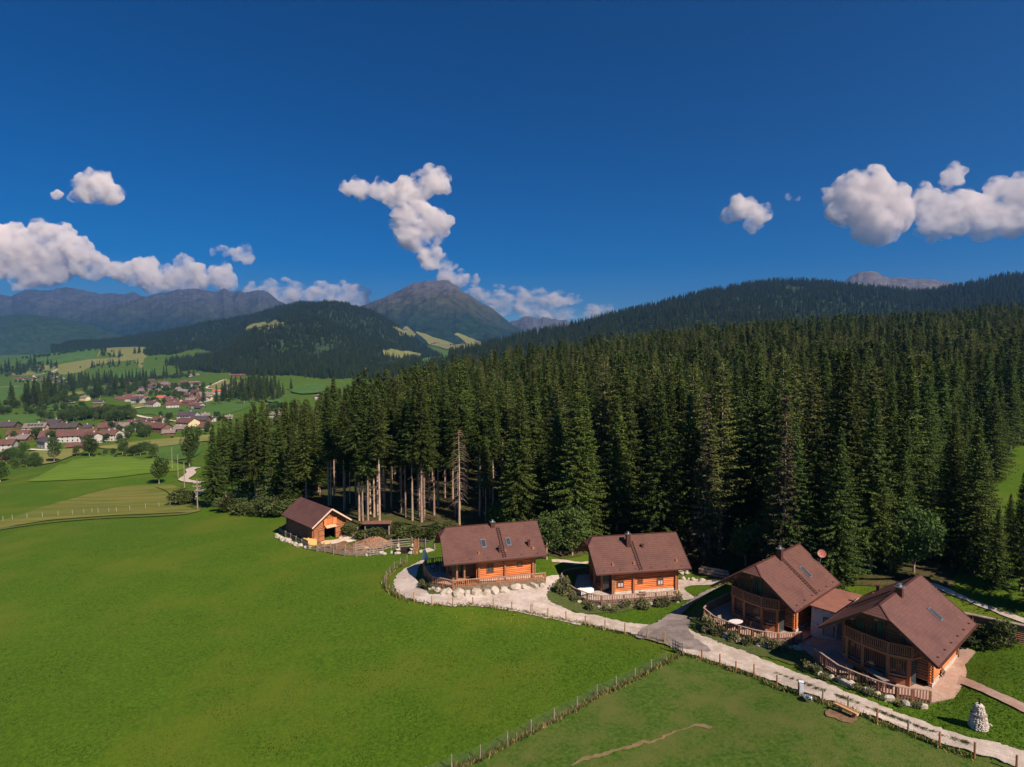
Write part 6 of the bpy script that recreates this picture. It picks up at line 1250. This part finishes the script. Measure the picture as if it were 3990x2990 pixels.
for q, w, lab in [(cl([(792,210)])[0], 16, 'smaller farmhouse alone on the crest of the far golden field'), (cl([(935,203)])[0], 26, 'larger farmhouse alone on the crest of the far golden field'), (cl([(1148,195)])[0], 15, 'white farmhouse at the wood edge on the far crest'), ((1237,1555), 20, 'red-roofed house beyond the near spruces')]: village_house(q, w, 'brown', 'white', .3, lab, fl=2)
for i, (x, y) in enumerate([(10,1334),(35,1336),(60,1334),(90,1340),(115,1338),(140,1342)]): village_house((x, y), 14, 'grey', 'white', .2*i, 'tiny white house in the distant village at the left edge', 'houses of the distant village', fl=2)
for i, (x, y) in enumerate([(1577,1292),(1690,1345),(1700,1343),(1762,1349),(1772,1350),(1803,1345),(1823,1366)]):
    H = hit([(x, y)], surf=HR, lo=1500, hi=7600)[0]; e = empty('farmhouse', (H[0], H[1], H[2]), .3*i, 'tiny white farmhouse on the side-valley pastures', 'house', 'farmhouses of the side valley'); s_ = H[1]/FPX*8
    MB().box(-s_, s_, -s_*.6, s_*.6, -4, s_*.6).build('wall', VW['white'], e); MB().prism([(-s_*1.1, -s_*.8, s_*.6), (-s_*1.1, s_*.8, s_*.6), (-s_*1.1, 0, s_*1.05)], (s_*2.2, 0, 0)).build('roof', VM['brown'], e)

# ------------------------------------------------------------------ valley trees
TR = random.Random(77); VSP = []; VRD = []; FR = ['far0','far1','far2']
def grove(P, n, keys, s0, s1, label, group, spread=(10, 5), lo=300, cat='tree'):
    "n trees near a pixel polyline"
    H = hit(P, lo=lo); C = resample(H[:, :2], 4, closed=False) if len(H) > 1 else H[:, :2]
    for i in range(int(n*1.5)):
        c = C[int(TR.random()*len(C))] if len(C) > 1 else C[0]; x = c[0]+TR.gauss(0, spread[0]); y = c[1]+TR.gauss(0, spread[1]); s = TR.uniform(s0, s1)*1.12
        kk = TR.choice(keys)
        if kk in RD and y > 560: VRD.append((x, y, float(gz(x, y)), s, int(kk[-1])))
        elif kk in FR: VSP.append((x, y, float(gz(x, y)), s, int(kk[-1])))
        else: plant(kk, x, y, s, label=label, cat=cat, group=group)
RD = ['round0','round1','round2']; FR = ['far0','far1','far2']
grove(cl([(0,730),(150,738),(280,722),(400,710),(600,700)]), 26, RD+['bush0'], .7, 1.2, 'dark bush in the long hedge across the left fields', 'hedge bushes of the left fields', (6, 4))
grove(cl([(20,690),(120,690),(250,670),(330,640),(420,640),(520,650)]), 56, RD+RD+FR, .9, 1.5, 'tree of the long wood strip left of the white hall', 'trees of the left wood strip', (14, 16))
grove(cl([(520,550),(580,540),(640,520),(700,500),(800,490)]), 60, RD+RD+FR, .9, 1.5, 'dark tree of the wood between the far hamlet and the green field', 'trees of the mid-left wood', (18, 28))
grove(cl([(680,620),(760,600),(860,590),(900,560),(1000,560),(1100,520)]), 66, RD+RD+RD+FR, .9, 1.4, 'tree left of the upper village', 'trees left of the upper village', (16, 24))
grove(cl([(900,500),(1050,480),(1150,470),(1280,460),(1400,450),(1500,440)]), 70, RD+RD+FR, .8, 1.4, 'tree on the slope behind the upper village', 'trees behind the upper village', (20, 40))
grove(cl([(1050,600),(1200,570),(1350,540),(1450,520),(1550,520),(1300,610),(1180,660)]), 60, RD, .7, 1.2, 'tree between the houses of the upper village', 'trees in the upper village', (18, 14))
grove(cl([(500,790),(600,775),(700,760),(850,755),(950,780)]), 50, RD, .9, 1.5, 'leafy tree in the belt above the lower village', 'trees above the lower village', (10, 14))
grove(cl([(100,940),(200,940),(300,920),(520,960),(640,960),(900,950),(1050,920),(950,860),(1120,880),(1300,800)]), 30, RD, .6, 1.1, 'garden tree between the lower village houses', 'garden trees of the lower village', (8, 8))
grove(cl([(60,1120),(120,1110),(180,1060),(0,1300),(30,1280)]), 9, RD, .7, 1.05, 'big leafy tree at the left edge before the village', 'big trees at the left edge', (5, 5), lo=200)
for q, s, lab in [(cl([(425,1115)])[0], 1.25, 'tall leafy tree left of the lime field crest'), (cl([(700,1062)])[0], 1.6, 'broad dark tree just behind the lime field crest'), (cl([(960,1052)])[0], 1.2, 'leafy tree behind the lime field, right of the broad one'), (cl([(1100,1055)])[0], .9, 'round bush tree right behind the lime crest'), (cl([(1200,1075)])[0], 1.0, 'dark round tree at the right end of the lime crest'), (cl([(600,1062)])[0], .8, 'low bush tree left of the broad dark one'), (cl([(1485,1135)])[0], 1.25, 'tall grey-green tree beside the sandy track')]:
    p = hit([q], lo=285)[0] if 'behind' in lab or 'crest' in lab else hit([q], lo=100)[0]; plant(RD[int(q[0]) % 3], p[0], p[1], s, label=lab, sz=s*(1.5 if 'tall' in lab else 1.1))
grove(cl([(780,1060),(850,1058),(1020,1056)]), 8, RD+['bush1'], .5, .9, 'low tree in the hedge behind the lime field', 'hedge trees behind the lime field', (6, 3), lo=280)
grove(cl([(700,370),(760,360),(820,350),(880,350),(960,350),(1100,345)]), 22, FR+RD, .7, 1.0, 'spruce standing on the far hill field', 'spruces of the far hill field', (16, 20))
grove(cl([(200,300),(330,285),(450,270),(560,250),(700,240)]), 34, RD, .9, 1.5, 'bush in the hedge crossing the far hill fields', 'hedge bushes of the far hill', (9, 9))
grove(cl([(780,270),(860,280),(920,290),(790,230)]), 14, FR+RD, .9, 1.4, 'dark tree in the hollow of the far golden field', 'trees in the far golden field hollow', (10, 12))
grove(cl([(1040,258),(1070,258),(1100,255)]), 6, FR, .9, 1.1, 'small spruce standing on the far golden field', 'small spruces on the far golden field', (9, 3))
grove(cl([(0,440),(60,400),(120,380),(200,370),(260,370),(150,420)]), 60, RD+FR, 1.0, 1.7, 'tree of the dark wood at the left edge of the valley', 'trees of the far left wood', (40, 60))
grove(cl([(120,490),(250,488),(400,485),(500,478),(380,420),(500,420)]), 24, RD, .7, 1.1, 'tree among the small far hamlet', 'trees of the far hamlet', (14, 12))
grove(cl([(1950,600),(1960,640),(2000,560),(2030,600),(2060,500)]), 60, FR, .9, 1.35, 'spruce of the dense dark wood right of the upper village', 'spruces right of the upper village', (20, 40))
grove(cl([(1400,745),(1300,760),(1700,760),(1560,890),(1290,920),(1130,940)]), 14, RD+['bush0'], .5, .9, 'bush among the last houses of the lower village', 'bushes of the lower village', (8, 6))
grove(cl([(2110,780),(2150,700),(2060,760),(2180,800)]), 14, RD, .8, 1.2, 'tree beside the houses seen through the spruce gap', 'trees seen through the spruce gap', (14, 14))
for _k, (_e, _u) in list(PROTO.items()):
    if not _u:
        _q = hit([(1300+60*len(VSP) % 400, 1560)], lo=330)[0] if not _k.startswith('far') else hit([cl([(740+60*int(_k[-1]), 372)])[0]], lo=330)[0]
        plant(_k, _q[0], _q[1], .95, label=f'{"larch" if "larch" in _k else ["leftmost","middle","rightmost"][int(_k[-1])]} lone tree on the edge of the far hill field')
_v = np.array(VSP); scatter('valley_spruces', _v[:, :3], _v[:, 3], _v[:, 4], FR, 'dark spruces standing in groves over the valley')
_v = np.array(VRD); scatter('valley_woods', _v[:, :3], _v[:, 3], _v[:, 4], RD, 'leafy trees and hedges spread through the far valley')
# ------------------------------------------------------------------ the air
def haze():
    mb = MB().box(-12500, 12500, -260, 10350, -140, 1000)
    m = bpy.data.materials.new('haze'); m.use_nodes = True; t = m.node_tree; t.nodes.clear()
    o = t.nodes.new('ShaderNodeOutputMaterial'); v = t.nodes.new('ShaderNodeVolumePrincipled')
    v.inputs['Color'].default_value = (.20, .50, 1.0, 1); v.inputs['Density'].default_value = 9.5e-5; v.inputs['Anisotropy'].default_value = .52
    t.links.new(v.outputs[0], o.inputs['Volume']); h = mb.build('haze', m)
    tag(h, 'thin bluish mountain haze over the valley', kind='stuff')
haze(); print("clouds")
def cloud_mat(d):
    m = bpy.data.materials.new('cloud'); m.use_nodes = True; t = m.node_tree; t.nodes.clear()
    o = t.nodes.new('ShaderNodeOutputMaterial'); v = t.nodes.new('ShaderNodeVolumePrincipled')
    v.inputs['Color'].default_value = (1, .97, .95, 1); v.inputs['Density'].default_value = d; v.inputs['Anisotropy'].default_value = -.38
    tc = t.nodes.new('ShaderNodeTexCoord'); n = t.nodes.new('ShaderNodeTexNoise'); n.inputs['Scale'].default_value = .0028; n.inputs['Detail'].default_value = 5; n.inputs['Roughness'].default_value = .68
    r = t.nodes.new('ShaderNodeMapRange'); r.inputs[1].default_value = .41; r.inputs[2].default_value = .66; r.inputs[3].default_value = 0; r.inputs[4].default_value = d
    t.links.new(tc.outputs['Object'], n.inputs['Vector']); t.links.new(n.outputs[0], r.inputs[0]); t.links.new(r.outputs[0], v.inputs['Density'])
    t.links.new(v.outputs[0], o.inputs['Volume']); return m
m_cl = cloud_mat(.016); m_cl2 = cloud_mat(.011)
ICO = {}
for k_ in (2, 3):
    bm = bmesh.new(); bmesh.ops.create_icosphere(bm, subdivisions=k_+1, radius=1); bm.verts.ensure_lookup_table()
    ICO[k_] = (np.array([v.co for v in bm.verts]), np.array([[v.index for v in f.verts] for f in bm.faces])); bm.free()
def cloud(blobs, dist, label, mt=None, seed=0, thick=.8, flat=1.):
    "blobs: x px, y px, radius px; a cumulus of overlapping puffs"
    r_ = np.random.default_rng(seed); VV = []; FF = []; nv = 0
    pts = []
    for (x, y, r) in blobs:
        r *= .92
        n = max(6, int(r*.5))
        pts.append((x, y, r*.80, 0))
        for i in range(n):
            a = r_.random()*6.283; q = .35+.55*r_.random(); rr = r*(.22+.28*r_.random())
            pts.append((x+math.cos(a)*q*r, y-math.sin(a)*q*r*(1 if math.sin(a) > 0 else .7), rr, (r_.random()*2-1)*r*.5))
    for (x, y, r, dz) in pts:
        D = rays([x], [y])[0]; k = dist/D[1]; c = D*k + np.array((0, dz*k, CAMZ)); rad = r*k
        U, TF = ICO[2 if r < 12 else 3]; q = U*1.6 + c*.001
        dd = fbm(q[:, 0]*1.3+q[:, 1]*.7, q[:, 2]*1.3-q[:, 1]*.7, 4, seed+3)
        V = U*rad*(1+.55*dd[:, None]); V[:, 1] *= thick; V[:, 2] *= flat
        VV.append(V+c); FF.append(TF+nv); nv += len(U)
    me = mk('cloud', np.concatenate(VV), np.concatenate(FF), mt or m_cl); o_ = me; me = me.data; bpy.data.objects.remove(o_)
    o = bpy.data.objects.new('cloud', me); COL.objects.link(o)
    md = o.modifiers.new('merge', 'REMESH'); md.mode = 'VOXEL'
    R_ = max(b[2] for b in blobs)*dist/FPX; md.voxel_size = max(R_/22, 24)
    tag(o, label, 'cloud'); return o
cloud([(1735,1075,40),(1800,1090,42),(1850,1092,25),(1690,1010,55),(1750,1045,35),(1620,960,30)], 12500, 'lowest puff of the tall white cloud, touching the pointed mountain', seed=1)
cloud([(1640,905,95),(1700,890,65),(1605,830,72),(1560,765,68),(1620,735,62),(1685,712,68),(1725,725,38),(1480,745,50),(1400,740,48),(1345,738,32),(1570,890,50),(1660,960,50)], 12500, 'tall twisted white cloud standing over the pointed mountain', seed=2)
cloud([(380,740,75),(430,760,50),(300,765,35),(220,760,25),(450,750,40)], 13000, 'lone grey-white cloud high on the left', seed=3)
cloud([(60,980,110),(180,950,90),(270,1000,90),(350,1030,70),(120,1050,90),(-60,1000,120),(400,1050,35),(200,1060,70)], 12500, 'big cream-white cumulus bank at the left edge', seed=4)
cloud([(480,1060,55),(560,1070,65),(640,1090,60),(720,1050,50),(780,1090,60),(860,1080,60),(890,1100,45),(700,1110,50),(590,1110,50)], 12500, 'long low cumulus bank behind the broad mountain', seed=5)
cloud([(870,980,32),(920,990,35),(960,970,28),(965,1010,30),(830,985,18)], 13000, 'small ragged cloud above the three rocky tops', m_cl2, seed=6)
cloud([(980,1130,40),(1050,1145,60),(1130,1125,50),(1180,1150,65),(1260,1150,65),(1340,1140,60),(1395,1145,50),(1120,1170,60),(1300,1185,60),(1400,1180,60)], 13500, 'pale cloud strip between the broad and pointed mountains', m_cl2, seed=7, thick=.5, flat=.5)
cloud([(1860,1150,50),(1930,1155,60),(2010,1160,60),(2090,1168,60),(2170,1172,55),(2240,1175,40),(1960,1200,55),(2050,1210,60),(2140,1222,60),(2220,1228,60),(2300,1225,55),(2365,1216,40)], 14000, 'pale pink cloud strip low over the small far peaks', m_cl2, seed=8, thick=.5, flat=.38)
cloud([(2890,810,55),(2850,840,40),(2960,840,45),(2930,880,40),(2985,820,30)], 12500, 'small white cloud left of the two big right clouds', seed=9)
cloud([(3370,790,120),(3440,830,110),(3300,720,45),(3280,830,60),(3420,890,80),(3500,850,60),(3380,900,60)], 12500, 'large round white cloud on the right', seed=10)
cloud([(3600,800,70),(3700,850,90),(3640,880,70),(3760,800,70),(3850,850,90),(3930,800,100),(3990,780,80),(3930,860,80),(4080,830,120)], 12500, 'wide white cloud running off the right edge', seed=11)
cloud([(3710,690,50),(3690,720,35),(3740,670,30)], 12500, 'small round puff on top of the wide right cloud', seed=12)
cloud([(3075,765,22),(3110,775,14)], 12500, 'tiny wisp beside the small white right cloud', m_cl2, seed=13)
